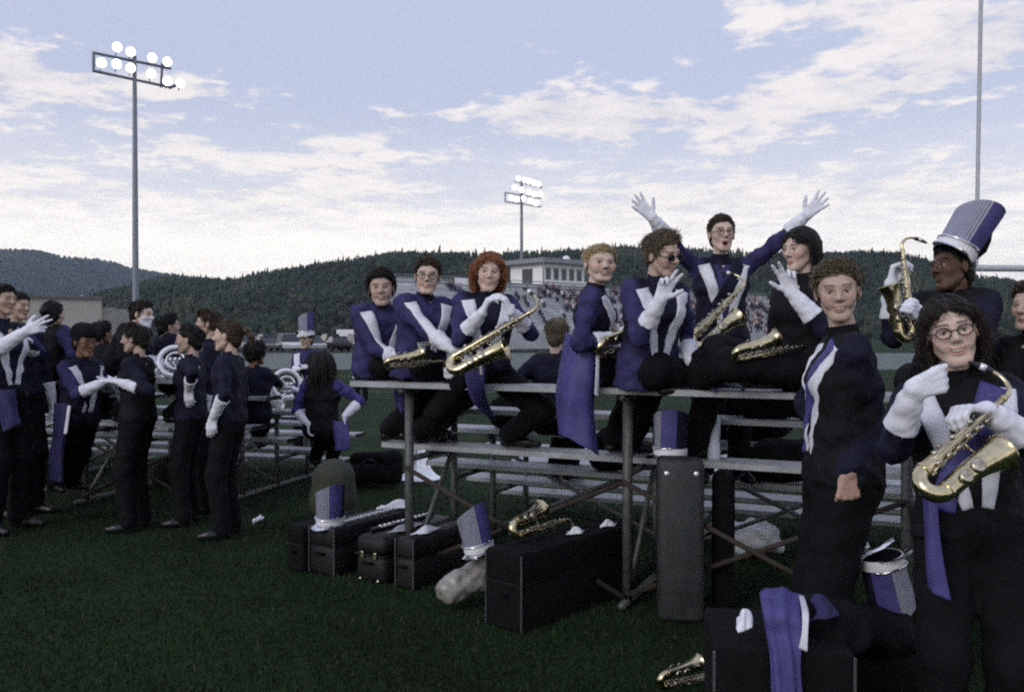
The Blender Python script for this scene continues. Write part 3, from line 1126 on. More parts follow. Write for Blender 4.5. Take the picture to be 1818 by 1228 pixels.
CARS = []
order = [0, 1, 2, 0, 1, 3, 0, 1, 0, 4, 1, 0, 2, 1, 0, 5, 1, 0, 1, 3, 0, 1, 0]
rows_ = [(88, [392, 432, 472, 512, 556, 598, 640]), (98, [405, 440, 476, 512, 548, 584, 620, 652]), (110, [398, 430, 462, 494, 526, 558, 590, 622])]
protos = {}
rown = ['front', 'middle', 'back']
ordn = ['first', 'second', 'third', 'fourth', 'fifth', 'sixth', 'seventh', 'eighth']
ci = 0
for ri, (d, pxs_) in enumerate(rows_):
    for qi, px in enumerate(pxs_):
        kind = 'suv' if (ci * 7) % 3 == 0 else 'sedan'
        k = order[ci % len(order)]
        lab = f"{PAINT_NAMES[k]} parked {'tall wagon' if kind == 'suv' else 'sedan'}, {ordn[qi]} from the left in the {rown[ri]} row of cars"
        if (kind, k) not in protos:
            e = make_car(kind, car_paints[k], 'parked_car', lab)
            protos[(kind, k)] = e
        else:
            e = copy_tree(protos[(kind, k)])
        p = C(px, 600, d)
        e.location = (p.x, p.y, 0.004)
        e.rotation_euler = (0, 0, R(-90 + 28 + random.uniform(-4, 4)) + (math.pi if random.random() < .3 else 0))
        e['label'] = lab
        ci += 1
tr = empty('box_trailer', tuple(C(628, 600, 118).xy) + (0,), 'white box trailer parked right of the cars', 'trailer')
mb = MB(); mb.box((0, 0, 1.45), (4.2, 2.2, 1.8), .05); mb.build('body', M_WHITEP, tr)
for sx in (-.5, .5):
    for sy in (-1.0, 1.0):
        mb = MB(); mb.lathe([(.01, -.1), (.31, -.1), (.33, 0), (.31, .1), (.01, .1)], 12, Matrix.Translation((sx, sy, .33)) @ Matrix.Rotation(math.pi / 2, 4, 'X')); mb.build('wheel', M_TYRE, tr, True)
mb = MB(); mb.box((2.7, 0, .5), (1.4, .1, .1)); mb.build('hitch', M_POLE, tr)
mb = MB(); mb.box((0, 0, 0.53), (4.1, 2.0, .05)); mb.build('floor', M_POLE, tr)

# ================================================================ bleachers


class Bleacher:
    def __init__(self, origin, ang, length, rise, label, frames):
        self.o = Vector(origin)
        self.u = Vector((math.cos(ang), -math.sin(ang), 0))     # along the planks, left to right
        self.n = Vector((math.sin(ang), math.cos(ang), 0))      # down the rows, away from the camera
        self.L, self.rise, self.top = length, rise, 0.43 + rise * 4
        self.e = empty('bleacher', tuple(self.o), label, 'bleacher', 'portable five row bleachers on the turf')
        e, og = self.e, self.o
        rm = Matrix(((self.u.x, self.n.x, 0), (self.u.y, self.n.y, 0), (0, 0, 1))).to_4x4()

        def plank(name, off_, z, w, ext=0.0):
            mb = MB()
            # ribbed extruded plank
            prof = []
            k = 5
            hw = w / 2
            top = [(-hw, -.035), (-hw, -.004)]
            for i in range(k):
                a = -hw + w * i / k
                b = -hw + w * (i + 1) / k
                top += [(a + .006, 0.0), (b - .006, 0.0)]
                if i < k - 1:
                    top += [(b, -.006)]
            top += [(hw, -.004), (hw, -.035), (hw - .012, -.035), (hw - .012, -.012), (-hw + .012, -.012), (-hw + .012, -.035)]
            n = len(top)
            V = []
            for s in (ext, length - ext):
                for (a, b) in top:
                    V.append(self.P(s, off_ + a, z + b))
            F = [tuple(range(n)), tuple(reversed(range(n, 2 * n)))] + [(i, n + i, n + (i + 1) % n, (i + 1) % n) for i in range(n)]
            mb.add(V, F)
            pl = mb.build(name, M_ALU, e, False, og)
            for s in (ext - .004, length - ext + .004):
                mb = MB()
                mb.box((0, 0, 0), (.008, w + .004, .04), 0, Matrix.Translation(self.P(s, off_, z - .0175)) @ rm)
                mb.build('end_cap', M_CASE, pl, False, og)

        for k in range(5):
            row = 4 - k
            off_ = 0.61 * k
            plank('seat_plank', off_, 0.43 + rise * row, 0.245)
            if row > 0:
                plank('foot_plank', off_ + 0.36, rise * row, 0.235)
        for s in frames:
            for k in range(5):
                row = 4 - k
                off_ = 0.61 * k
                zt = 0.43 + rise * row - .037
                mb = MB()
                mb.tube([self.P(s, off_ + (.0 if k == 0 else -.02), 0.0), self.P(s, off_ + (0 if k == 0 else -.02), zt)], 0.024 if k else 0.029, 8)
                mb.build('post', M_STEEL, e, True, og)
                if row > 0:
                    mb = MB()
                    mb.tube([self.P(s, off_, rise * row - .062), self.P(s, off_ + .56, rise * row - .062)], 0.02, 6)
                    mb.build('row_bearer', M_STEEL, e, True, og)
                mb = MB()
                mb.tube([self.P(s, off_ - .11, zt - .02), self.P(s, off_ + .11, zt - .02)], 0.018, 6)
                mb.build('seat_bracket', M_STEEL, e, True, og)
            mb = MB(); mb.tube([self.P(s, -.12, .03), self.P(s, 2.6, .03)], .024, 6); mb.build('ground_rail', M_STEEL, e, True, og)
            mb = MB(); mb.tube([self.P(s, .02, .06), self.P(s, .62, rise * 3 + .2)], .018, 6); mb.build('diagonal', M_STEEL, e, True, og)
        for a, b in zip(frames[:-1], frames[1:]):
            for off_, z0, z1, m in ((-.03, .07, rise * 4 - .1, M_RUST), (1.22, .07, rise * 2 + .3, M_STEEL)):
                mb = MB(); mb.tube([self.P(a, off_, z0), self.P(b, off_, z1)], .016, 6); mb.build('cross_brace', m, e, True, og)
                mb = MB(); mb.tube([self.P(a, off_ - .036, z1), self.P(b, off_ - .036, z0)], .016, 6); mb.build('cross_brace', m, e, True, og)

    def P(self, s, off_, z):
        return self.o + self.u * s + self.n * off_ + Vector((0, 0, z))

    def s_at(self, px, off_=0.0):
        """where along the plank a pixel column crosses it"""
        k = (px - 909) / FPX
        q = self.o + self.n * off_
        return (k * q.y - q.x) / (self.u.x - k * self.u.y)

    def at(self, px, off_, z):
        return self.P(self.s_at(px, off_), off_, z)


bo = C(640, 600, 5.74); bo.z = 0
B1 = Bleacher(bo, R(25), 4.57, 0.203, 'aluminium bleacher in the centre with saxophone players on its top bench', [0.37, 1.81, 3.25, 4.3])
bl = C(418, 600, 7.6); bl.z = 0
ang2 = R(16)
lo2 = bl - Vector((math.cos(ang2), -math.sin(ang2), 0)) * 4.57
B2 = Bleacher(lo2, ang2, 4.57, 0.18, 'aluminium bleacher at the left behind the standing group', [0.3, 1.7, 3.0, 4.25])

# ================================================================ saxophones


def make_sax(name, label, tenor=False):
    e = empty(name, (0, 0, 0), label, 'saxophone', 'brass saxophones of the band')
    k = 1.0
    mb = MB()
    mb.tube([(0, 0, .30), (0, 0, .1), (0, 0, -.1), (0, 0, -.25)], [.0125, .018, .024, .029], 16)
    mb.tube([(0, 0, .296), (0, 0, .312)], .0165, 16)
    autosmooth(mb.build('body_tube', M_GOLD, e, True), 60)
    mb = MB()
    arc = [(0, .055 - .055 * math.cos(a), -.25 - .06 * math.sin(a)) for a in np.linspace(0, math.pi, 12)]
    mb.tube(arc, list(np.linspace(.0295, .036, 12)), 16)
    mb.tube([(0, 0, -.243), (0, 0, -.256)], .034, 16)
    mb.tube([(0, .11, -.243), (0, .11, -.256)], .040, 16)
    autosmooth(mb.build('bow', M_GOLD, e, True), 60)
    mb = MB()
    P = [(0, .110, -.25), (0, .112, -.16), (0, .118, -.08), (0, .126, -.02), (0, .135, .03), (0, .142, .058), (0, .146, .072)]
    mb.tube(P, [.036, .040, .045, .051, .059, .068, .079], 22, cap=False)
    mb.tube([(0, .1455, .0695), (0, .1462, .0735)], .0815, 22, cap=False)
    P2 = [(0, .146, .0725), (0, .142, .057), (0, .135, .029), (0, .126, -.02), (0, .118, -.08)]
    mb.tube(P2, [.077, .066, .057, .049, .040], 22, cap=False)
    autosmooth(mb.build('bell', M_GOLD, e, True), 60)
    mb = MB()
    P = catmull([(0, 0, .308), (0, 0, .345), (0, -.022, .383), (0, -.075, .398), (0, -.125, .385)], 14)
    mb.tube(P, list(np.linspace(.0125, .0075, 14)), 12)
    mb.tube([P[0], P[1]], .0155, 12)
    autosmooth(mb.build('neck', M_GOLD, e, True), 60)
    mb = MB()
    mb.tube([(0, -.105, .392), (0, -.13, .384), (0, -.165, .370), (0, -.20, .352)], [.012, .0135, .0125, .006], 12)
    mp = autosmooth(mb.build('mouthpiece', M_EBON, e, True), 60)
    mb = MB(); mb.tube([(0, -.134, .3835), (0, -.158, .374)], .0148, 12); mb.build('ligature', M_SILVER, mp, True)
    # long key rods, pearl keys and pad cups
    mb = MB()
    for (x, y, z0, z1) in ((.026, .012, -.24, .24), (.030, -.004, -.2, .1), (-.026, .012, -.22, .26), (-.014, .030, -.18, .22), (.016, .030, -.23, .05), (-.030, -.006, -.05, .2)):
        mb.tube([(x, y, z0), (x * .8, y * .8, z1)], .0032, 6)
        for zq in np.arange(z0 + .02, z1, .09):
            mb.tube([(x * .4, y * .4, zq), (x * 1.02, y * 1.02, zq)], .003, 5)
    ro = mb.build('key_rods', M_GOLDD, e, True)
    ro['kind'] = 'stuff'
    mb = MB()
    for i, z in enumerate(np.linspace(-.22, .25, 15)):
        a = (.5 if i % 2 else -.35) + .3 * math.sin(i * 2.1)
        r = .020 - .009 * (z + .22) / .47
        rt = .034 - .012 * (z + .25) / .5
        d = Vector((math.sin(a), math.cos(a), 0))
        mb.lathe([(.001, .006), (r * .6, .006), (r, .003), (r, -.004), (r * .9, -.006)], 12, frame(d, (0, 0, 1), d * rt + Vector((0, 0, z))))
    for i, z in enumerate(np.linspace(-.16, .2, 7)):
        a = 2.4 + .9 * (i % 2)
        d = Vector((math.sin(a), math.cos(a), 0))
        mb.lathe([(.001, .005), (.011, .004), (.012, -.004)], 10, frame(d, (0, 0, 1), d * .03 + Vector((0, 0, z))))
    kc = mb.build('key_cups', M_GOLDD, e, True)
    kc['kind'] = 'stuff'
    mb = MB()
    for z, r in ((-.17, .028), (-.09, .031)):
        for sx in (1, -1):
            d = Vector((sx, .15, 0)).normalized()
            mb.lathe([(.001, .008), (r * .7, .008), (r, .003), (r, -.005)], 14, frame(d, (0, 0, 1), Vector((0, .115, z)) + d * .048))
            if sx > 0:
                mb.tube([Vector((0, .115, z - r)) + d * .045, Vector((0, .115, z)) + d * .066, Vector((0, .115, z + r)) + d * .045], .003, 6)
    bk = mb.build('bell_keys', M_GOLDD, e, True)
    bk['kind'] = 'stuff'
    mb = MB(); mb.tube([(0, .036, -.02), (0, .078, -.01)], .004, 6); mb.lathe([(.012, -.003), (.016, 0), (.012, .003), (.008, 0), (.012, -.003)], 12, Matrix.Translation((0, .04, -.02))); mb.build('body_brace', M_GOLD, e, True)
    return e


SAX0 = None


def sax(label, bottom, top, bell_dir, stretch=1.0):
    """bottom: the bow's lowest point, top: the neck's bend"""
    global SAX0
    if SAX0 is None:
        e = make_sax('saxophone', label)
        SAX0 = e
    else:
        e = copy_tree(SAX0)
    e['label'] = label
    bottom, top = Vector(bottom), Vector(top)
    z = (top - bottom)
    sc = z.length / 0.70
    m = frame(z, bell_dir, (0, 0, 0), sc)
    m.translation = bottom - (m.to_3x3() @ Vector((0, 0, -.31)))
    e.matrix_world = m
    return e


# ================================================================ marching hats


def make_shako(name, label):
    e = empty(name, (0, 0, 0), label, 'marching hat', 'silver and purple marching hats')
    n = 40
    H0, H1 = 0.19, 0.29      # back / front height: slanted top

    def shell(a0, a1, m, nm, z0, r0, r1, off_, dz=0.0, top=True):
        k = max(6, int(n * (a1 - a0) / math.tau))
        V, F = [], []
        lv = 8
        for i in range(lv + 1):
            t = i / lv
            for j in range(k + 1):
                a = a0 + (a1 - a0) * j / k
                h = .232 - .045 * math.cos(a) + .008 * math.sin(a)
                z = z0 + (h - z0) * t + dz * (t > .99)
                r = r0 + (r1 - r0) * t + off_
                V.append((r * math.cos(a) * .93, r * math.sin(a) * 1.05, z))
        for i in range(lv):
            for j in range(k):
                q = i * (k + 1) + j
                F.append((q, q + 1, q + k + 2, q + k + 1))
        # inner skin for thickness
        b = len(V)
        V2 = [(x * .965, y * .965, z) for x, y, z in V]
        F2 = [tuple(b + i for i in reversed(f)) for f in F]
        rim = [(lv * (k + 1) + j, lv * (k + 1) + j + 1, b + lv * (k + 1) + j + 1, b + lv * (k + 1) + j) for j in range(k)]
        side = []
        for j0 in (0, k):
            for i in range(lv):
                q, q2 = i * (k + 1) + j0, (i + 1) * (k + 1) + j0
                side.append((q, q2, b + q2, b + q) if j0 == 0 else (q, b + q, b + q2, q2))
        return autosmooth(mesh_np(nm, V + V2, F + F2 + rim + side, m, e, None, True), 50)

    sh = shell(0, math.tau, M_NAVY, 'crown', 0.0, .088, .097, 0.0, -.004)
    # closed slanted top
    V = [(0, 0, .222)]
    for j in range(n):
        a = math.tau * j / n
        V.append((.094 * math.cos(a) * .93, .094 * math.sin(a) * 1.05, .232 - .045 * math.cos(a) + .008 * math.sin(a) - .008))
    mesh_np('top', V, [(0, 1 + j, 1 + (j + 1) % n) for j in range(n)], M_NAVY, e, None, False)
    shell(R(5), R(128), M_SATIN, 'silver_wrap', .048, .090, .0985, .0022)
    shell(R(128.6), R(182), M_PURPLE2, 'purple_stripe', .048, .090, .0985, .0024)
    mb = MB()
    mb.lathe([(.0905, .0), (.0945, .0), (.0955, .022), (.0955, .046), (.0905, .047)], n, None, 0, .93, 1.05)
    autosmooth(mb.build('band', M_WHITEP, e, True))
    mb = MB()
    prof = []
    V, F = [], []
    k = 18
    for j in range(k + 1):
        a = R(28) + R(124) * j / k
        w = math.sin(math.pi * j / k)
        for (rr_, zz_) in ((.094, .010), (.094 + .052 * w, -.018 * w + .004), (.094 + .052 * w, -.022 * w), (.094, .004)):
            V.append((rr_ * math.cos(a) * .93, rr_ * math.sin(a) * 1.05, zz_))
    for j in range(k):
        for q in range(4):
            F.append((j * 4 + q, j * 4 + (q + 1) % 4, (j + 1) * 4 + (q + 1) % 4, (j + 1) * 4 + q))
    mb.add(V, F)
    autosmooth(mb.build('visor', M_CHROME, e, True))
    mb = MB()
    pts = [(.1 * math.cos(a) * .93, .1 * math.sin(a) * 1.05 + .003, .052 - .012 * math.sin((a - R(20)) / R(140) * math.pi)) for a in np.linspace(R(20), R(160), 20)]
    mb.tube(pts, .004, 6)
    mb.build('chain', M_CHROME, e, True)
    for a in (R(18), R(162)):
        mb = MB(); mb.lathe([(.001, .006), (.007, .005), (.009, 0)], 10, frame((math.cos(a), math.sin(a), 0), (0, 0, 1), (.097 * math.cos(a) * .93, .097 * math.sin(a) * 1.05, .05))); mb.build('button', M_CHROME, e, True)
    return e


SHAKO0 = None


def shako(label, loc, up, front, scale=1.0):
    global SHAKO0
    if SHAKO0 is None:
        e = make_shako('marching_hat', label)
        SHAKO0 = e
    else:
        e = copy_tree(SHAKO0)
    e['label'] = label
    e.matrix_world = frame(up, front, loc, scale)
    return e


# ================================================================ instrument cases
M_TRIMC = mat('case_edge_trim', (0.11, 0.115, 0.12), 0.4, 0.6, var=0.2)
M_LATCH = mat('brass_latch', (0.75, 0.68, 0.45), 0.3, 1.0, var=0.15)


def case(label, corner, yaw, w, l, h, m=None, trim=True, latches=True, handle=True, soft=0.02, seam=True):
    """corner: near left ground corner; w across, l going back, h up"""
    m = m or M_CASE
    e = empty('instrument_case', tuple(corner), label, 'instrument case', 'instrument cases on the grass')
    e.rotation_euler = (0, 0, yaw)
    if seam:
        mb = MB(); mb.box((w / 2 - .0, l / 2, h * .30 + .004), (w, l, h * .60), soft); autosmooth(mb.build('base_shell', m, e, True), 50)
        mb = MB(); mb.box((w / 2, l / 2, h * .80 + .002), (w, l, h * .395), soft); autosmooth(mb.build('lid', m, e, True), 50)
        mb = MB(); mb.box((w / 2, l / 2, h * .6035), (w + .004, l + .004, .007), .002); mb.build('seam_band', M_CASE, e)
    else:
        mb = MB(); mb.box((w / 2, l * .36, h / 2), (w, l * .72, h), soft); autosmooth(mb.build('front_shell', m, e, True), 50)
        mb = MB(); mb.box((w / 2, l * .865, h / 2), (w * .995, l * .28, h * .995), soft); autosmooth(mb.build('back_shell', M_CASED, e, True), 50)
    if trim:
        for x in (0, w):
            mb = MB(); mb.box((x, 0, h / 2), (.010, .010, h * .96), .003); mb.build('edge_trim', M_TRIMC, e)
    if latches:
        for x in (w * .28, w * .72):
            mb = MB(); mb.box((x, -.006, h * .6), (.022, .012, .045), .004); mb.build('latch', M_LATCH, e)
        for x in (w * .2, w * .8):
            mb = MB(); mb.lathe([(.001, .008), (.008, .006), (.010, 0)], 10, frame((0, -1, 0), (0, 0, 1), (x, -.002, h * .08))); mb.build('stud', M_LATCH, e, True)
    if handle:
        mb = MB(); mb.tube(catmull([(w * .38, -.004, h * .45), (w * .40, -.04, h * .47), (w * .60, -.04, h * .47), (w * .62, -.004, h * .45)], 10), .009, 8); mb.build('handle', M_CASED, e, True)
    return e

# ================================================================ things lying about
yc = R(-33)
c1 = case('black instrument case at the left end of the row', G(508, 1012), yc, .155, .62, .30, M_CASED, False, False)
c2 = case('black case with pale metal edges under the leftmost hat', G(549, 1016), yc, .22, .72, .31, None, True, False)
c3 = case('black hard case with brass studs, third of the row', G(630, 1030), yc, .24, .80, .29, M_CASE, False, True, True, .04)
c4 = case('black case with pale edge trim, right end of the row', G(702, 1043), yc, .14, .80, .31, None, True, False)
c5 = case('largest black case, in front with a saxophone on its lid', G(863, 1108), R(-42), .25, 1.02, .41, M_CASED, True, False, True, .012)
c6 = case('tall grey case standing on end before the bleacher', G(1168, 1106), R(-6), .245, .20, .875, M_CASEG, False, False, False, .035, False)
for x in (.045, .20):
    mb = MB(); mb.lathe([(.001, .004), (.012, .003), (.014, -.002)], 12, frame((0, -1, 0), (0, 0, 1), (x, -.001, .80))); mb.build('rivet', M_SILVER, c6, True)
c7 = case('black case leaning behind the tall grey case', G(1262, 1092), R(-20), .10, .30, .78, M_CASED, False, False, False, .03, False)
c8 = case('large black case at the lower right under the draped coat', C(1268, 1228, 2.75).xy.to_3d(), R(-8), .42, .42, .56, M_CASED, True, False, True, .012)
c9 = case('low black case under the upside-down hat at lower right', C(1478, 1228, 3.15).xy.to_3d(), R(6), .42, .34, .36, M_CASED, False, True, True, .03)

# clutter on the cases: silver flute pieces, cloths, straps
M_CLOTHG = mat('grey_cloth', (0.38, 0.38, 0.42), 0.85, var=0.2, scale=20, bump=0.3, bscale=120)


def lid(c, x, y, h):
    return c.matrix_world @ Vector((x, y, h)) if False else (Matrix.Translation(c.location) @ Matrix.Rotation(c.rotation_euler.z, 4, 'Z')) @ Vector((x, y, h))


def rod(name, label, cat, a, b, r, m, keys=True, group=None):
    e = empty(name, tuple((Vector(a) + Vector(b)) / 2), label, cat, group)
    og = e.location.copy()
    a, b = Vector(a), Vector(b)
    mb = MB(); mb.tube([a, a.lerp(b, .33), a.lerp(b, .335), a.lerp(b, .35), a.lerp(b, .355), b], [r, r, r * 1.3, r * 1.3, r, r], 12); autosmooth(mb.build('tube', m, e, True, og))
    if keys:
        mb = MB()
        up = Vector((0, 0, 1))
        for t in np.linspace(.15, .92, 12):
            p = a.lerp(b, t) + up * (r + .002)
            mb.lathe([(.001, .003), (r * .9, .002), (r, -.002)], 10, frame((0, 0, 1), (b - a), p))
        mb.tube([a.lerp(b, .12) + up * (r * .6) + Vector((r, 0, 0)), a.lerp(b, .95) + up * (r * .6) + Vector((r, 0, 0))], .002, 5)
        k = mb.build('keywork', M_SILVER, e, True, og)
        k['kind'] = 'stuff'
    return e


rod('flute', 'silver flute lying along the second case', 'flute', lid(c2, .17, .12, .325), lid(c2, .17, .66, .325), .010, M_SILVER)
rod('clarinet', 'black clarinet with silver keys lying on the studded case', 'clarinet', lid(c3, .06, .08, .306), lid(c3, .07, .70, .306), .014, M_EBON)
cl = lid(c2, .11, .5, .318)


def rag(name, label, cat, c, ux, uy, m, h=.02, seed=0, group=None):
    ux, uy, c = Vector(ux), Vector(uy), Vector(c)
    rows = []
    rnd = random.Random(seed)
    for j in range(4):
        rows.append([c + ux * (i / 3 - .5) + uy * (j / 3 - .5) + Vector((0, 0, h * (1.2 if 0 < i < 3 and 0 < j < 3 else .25) * rnd.uniform(.5, 1.2))) for i in range(4)])
    e = empty(name, tuple(c), label, cat, group)
    cloth('fabric', rows, m, e, c, 14, 14, .004, .004, 14, seed)
    return e


rag('polishing_cloth', 'pale crumpled cloth at the far end of the second case', 'cloth', cl + Vector((.12, .16, .0)), (.22, .05, 0), (.02, .12, 0), M_TRIM, .04, 3)
rag('polishing_cloth', 'grey cloth strip on the studded case lid', 'cloth', lid(c3, .17, .3, .292), (.10, .03, 0), (.12, .25, 0), M_CLOTHG, .02, 5)
rag('glove_pair', 'pale blue-white gloves on the right end case of the row', 'gloves', lid(c4, .08, .2, .314), (.10, .01, 0), (.08, .18, 0), M_TRIM, .03, 8)
for i, (x, y, t) in enumerate(((.17, .55, 'white glove lying on the middle of the largest case'), (.19, .84, 'white glove at the far end of the largest case'))):
    rag('glove', t, 'glove', lid(c5, x, y, .414), (.09, .02, 0), (.02, .07, 0), M_GLOVE, .03, 20 + i)
shp = lid(c2, .10, .09, .312)
shako('marching_hat standing', shp, (0.03, 0, 1), (-.35, -1, 0)) if False else None
shako('silver marching hat standing upright on the leftmost cases', shp, (0.02, -.02, 1), (-.55, -1, 0), 0.98)
shako('silver marching hat tilted beside the beige bag', C(852, 978, 5.0), (-.22, .1, 1), (-.35, -1, 0), 0.98)
shako('purple striped marching hat beside the tall grey case', C(1190, 808, 4.95), (.03, 0, 1), (-1.0, -.15, 0), 0.95)
hu = C(1562, 985, 3.35)
shako('silver and purple marching hat resting upside down at lower right', hu, (.26, .02, -1), (.60, -.9, 0), 0.86)
rag('glove', 'white glove lying on the upside-down hat', 'glove', C(1513, 966, 3.33), (.10, .0, 0.01), (.0, .08, 0.03), M_GLOVE, .04, 31)
e = empty('hat_strap', tuple(C(1515, 1000, 2.84)), 'grey strap hanging from the upside-down hat', 'strap')
mb = MB(); mb.tube([C(1487, 1022, 3.26), C(1510, 1003, 3.28), C(1535, 984, 3.30), C(1565, 972, 3.32), C(1586, 957, 3.34)], .008, 8, ell=.4); mb.build('webbing', M_CHROME, e, True, e.location.copy())

# bags
M_BEIGE = mat('clear_grey_plastic', (0.25, 0.24, 0.22), 0.35, var=0.3, scale=16, bump=0.45, bscale=22, spec=0.6)
M_BAGW = mat('white_plastic_bag', (0.66, 0.69, 0.74), 0.4, var=0.12, scale=20, bump=0.5, bscale=22)
M_OLIVE = mat('olive_cover', (0.035, 0.040, 0.028), 0.85, var=0.2, scale=8, bump=0.3, bscale=80)


def lump(name, label, cat, prims, k, h, m, amp, f, seed, part='shell', floor=None):
    lo, hi = bounds(prims, .03)

    def fn(P):
        d = field(P, prims, k) + amp * wobble(P, seed, f)
        if floor is not None:
            d = np.maximum(d, floor - P[:, 2])
        return d
    V, Q = surface(fn, lo, hi, h)
    c = Vector(V.mean(0)); c.z = float(V[:, 2].min())
    e = empty(name, tuple(c), label, cat)
    mesh_np(part, V, Q, m, e, c)
    return e


def cp(a, b, ra, rb, t=0):
    return (tuple(a), tuple(b), ra, rb, t)


b0 = lump('plastic_bag', 'crinkled beige-grey plastic bag on the grass under the tilted hat', 'bag',
          [cp(C(800, 1045, 4.92), C(848, 1022, 4.98), .075, .075), cp(C(800, 1045, 4.92), C(868, 992, 5.02), .06, .035), cp(C(850, 1030, 4.98), C(868, 985, 5.02), .07, .04)], .05, .012, M_BEIGE, .007, 44, 2, 'sack', .002)
lump('plastic_bag', 'white crumpled plastic bag on the grass under the bleacher', 'bag',
     [cp(C(1308, 960, 6.1), C(1345, 952, 6.1), .11, .12), cp(C(1310, 975, 6.1), C(1300, 945, 6.1), .07, .07), cp(C(1365, 950, 6.1), C(1378, 968, 6.1), .07, .05)], .05, .015, M_BAGW, .014, 30, 4, 'bag_skin', .002)
og_ = G(595, 905)
oc = lump('round_cover', 'dark olive rounded drum cover behind the leftmost hat', 'drum cover',
          [cp(C(592, 852, 7.0), C(592, 885, 7.0), .17, .19)], .05, .02, M_OLIVE, .004, 14, 6, 'cover', .0)
# black open duffel with a round lid
df = empty('duffel_bag', tuple(G(668, 862)), 'black open duffel bag on the grass beside the silver horn bell', 'bag')
og = df.location.copy()
prd = [cp(C(632, 842, 8.9), C(690, 840, 8.9), .10, .10), cp(C(632, 842, 9.2), C(690, 840, 9.2), .10, .10), cp(C(632, 815, 9.15), C(690, 812, 9.15), .07, .07)]
V, Q = surface(lambda P: field(P, prd, .05) + .006 * wobble(P, 3, 20), *bounds(prd, .03), .02)
mesh_np('body', V, Q, M_CASED, df, og)
prd = [cp(C(698, 815, 8.9), C(700, 845, 8.9), .10, .085)]
V, Q = surface(lambda P: field(P, prd, .05), *bounds(prd, .03), .02)
mesh_np('flap', V, Q, M_CASED, df, og)
mb = MB(); mb.tube(catmull([C(640, 826, 8.86), C(655, 815, 8.8), C(672, 826, 8.86)], 9), .012, 6); mb.build('handle', M_CASE, df, True, og)

# silver horn standing on its bell
M_LACQ = mat('bright_silver', (0.88, 0.89, 0.92), 0.22, 0.45, var=0.08, scale=12)
hb_ = G(745, 850)
hn = empty('marching_baritone', tuple(hb_), 'silver brass horn standing on its flared bell on the grass', 'horn')
og = hn.location.copy()
mb = MB()
mb.lathe([(.232, .004), (.238, .008), (.238, .016), (.230, .018), (.212, .026), (.175, .050), (.132, .10), (.098, .18), (.068, .28), (.045, .38), (.034, .46), (.028, .52)], 36, Matrix.Translation(hb_))
autosmooth(mb.build('bell', M_LACQ, hn, True, og))
mb = MB()
q = hb_ + Vector((0, 0, .5))
mb.tube(catmull([q, q + Vector((0, 0, .10)), q + Vector((-.06, 0, .17)), q + Vector((-.12, 0, .10)), q + Vector((-.12, 0, -.18)), q + Vector((-.08, .02, -.23)), q + Vector((-.04, .03, -.18)), q + Vector((-.04, .03, .06))], 36), .018, 10)
mb.build('tubing', M_SILVER, hn, True, og)
for i in range(3):
    mb = MB(); mb.lathe([(.001, .13), (.017, .125), (.018, .0), (.001, -.003)], 12, Matrix.Translation(q + Vector((-.07 - .0 * i, -.03 - .038 * i, -.15)))); mb.build('valve', M_SILVER, hn, True, og)

# silver brass on the left bleacher: coiled horns lying on planks


def coil_horn(label, c, nrm, r, cat='horn', bell=True):
    e = empty('coiled_horn', tuple(c), label, cat, 'silver horns on the left bleacher')
    Mx = frame(nrm, (0, 0, 1), c)
    mb = MB()
    pts = [Mx @ Vector((r * math.cos(a), r * math.sin(a), .012 * math.sin(a * .5))) for a in np.linspace(-.6, 5.2, 30)]
    mb.tube(pts, list(np.linspace(.016, .030, 30)), 10)
    mb.build('coil', M_LACQ, e, True, Vector(c))
    mb = MB()
    pts = [Mx @ Vector((.55 * r * math.cos(a), .55 * r * math.sin(a), .03)) for a in np.linspace(0, 5.6, 22)]
    mb.tube(pts, .010, 8)
    mb.build('valve_tubing', M_LACQ, e, True, Vector(c))
    for i in range(3):
        mb = MB(); p = Mx @ Vector((-.04 + .04 * i, 0, -.02)); mb.tube([p, p + Mx.to_3x3() @ Vector((0, .0, .09))], .016, 10); mb.build('valve', M_SILVER, e, True, Vector(c))
    if bell:
        mb = MB()
        p0 = Mx @ Vector((r * math.cos(5.2), r * math.sin(5.2), 0))
        dd = (Mx.to_3x3() @ Vector((.9, -.2, .1))).normalized()
        mb.tube([p0, p0 + dd * .08, p0 + dd * .14, p0 + dd * .17], [.03, .045, .075, .11], 18, cap=False)
        mb.build('bell', M_LACQ, e, True, Vector(c))
    return e


coil_horn('silver coiled horn standing on the plank left of the arch-shaped one', B2.at(464, 1.22, .99), (.25, -1, .1), .115)
coil_horn('arch-shaped silver horn on the plank behind the kneeling player', B2.at(508, 1.30, 1.04), (.45, -1, .15), .14, bell=False)
coil_horn('silver horn lying on the top plank between standing players', B2.at(312, .0, 1.30), (.3, -1, .5), .14)
coil_horn('second silver horn stacked below the top plank one', B2.at(300, .02, 1.22), (-.2, -.5, 1), .12, bell=False)
rod('clarinet', 'dark clarinet with silver keys on the left bleacher plank end', 'clarinet', B2.at(540, 1.80, .635), B2.at(598, 1.86, .635), .016, M_EBON)
rod('clarinet', 'second clarinet lying behind the first on the left bleacher', 'clarinet', B2.at(485, 1.83, .64), B2.at(535, 1.90, .64), .016, M_EBON)

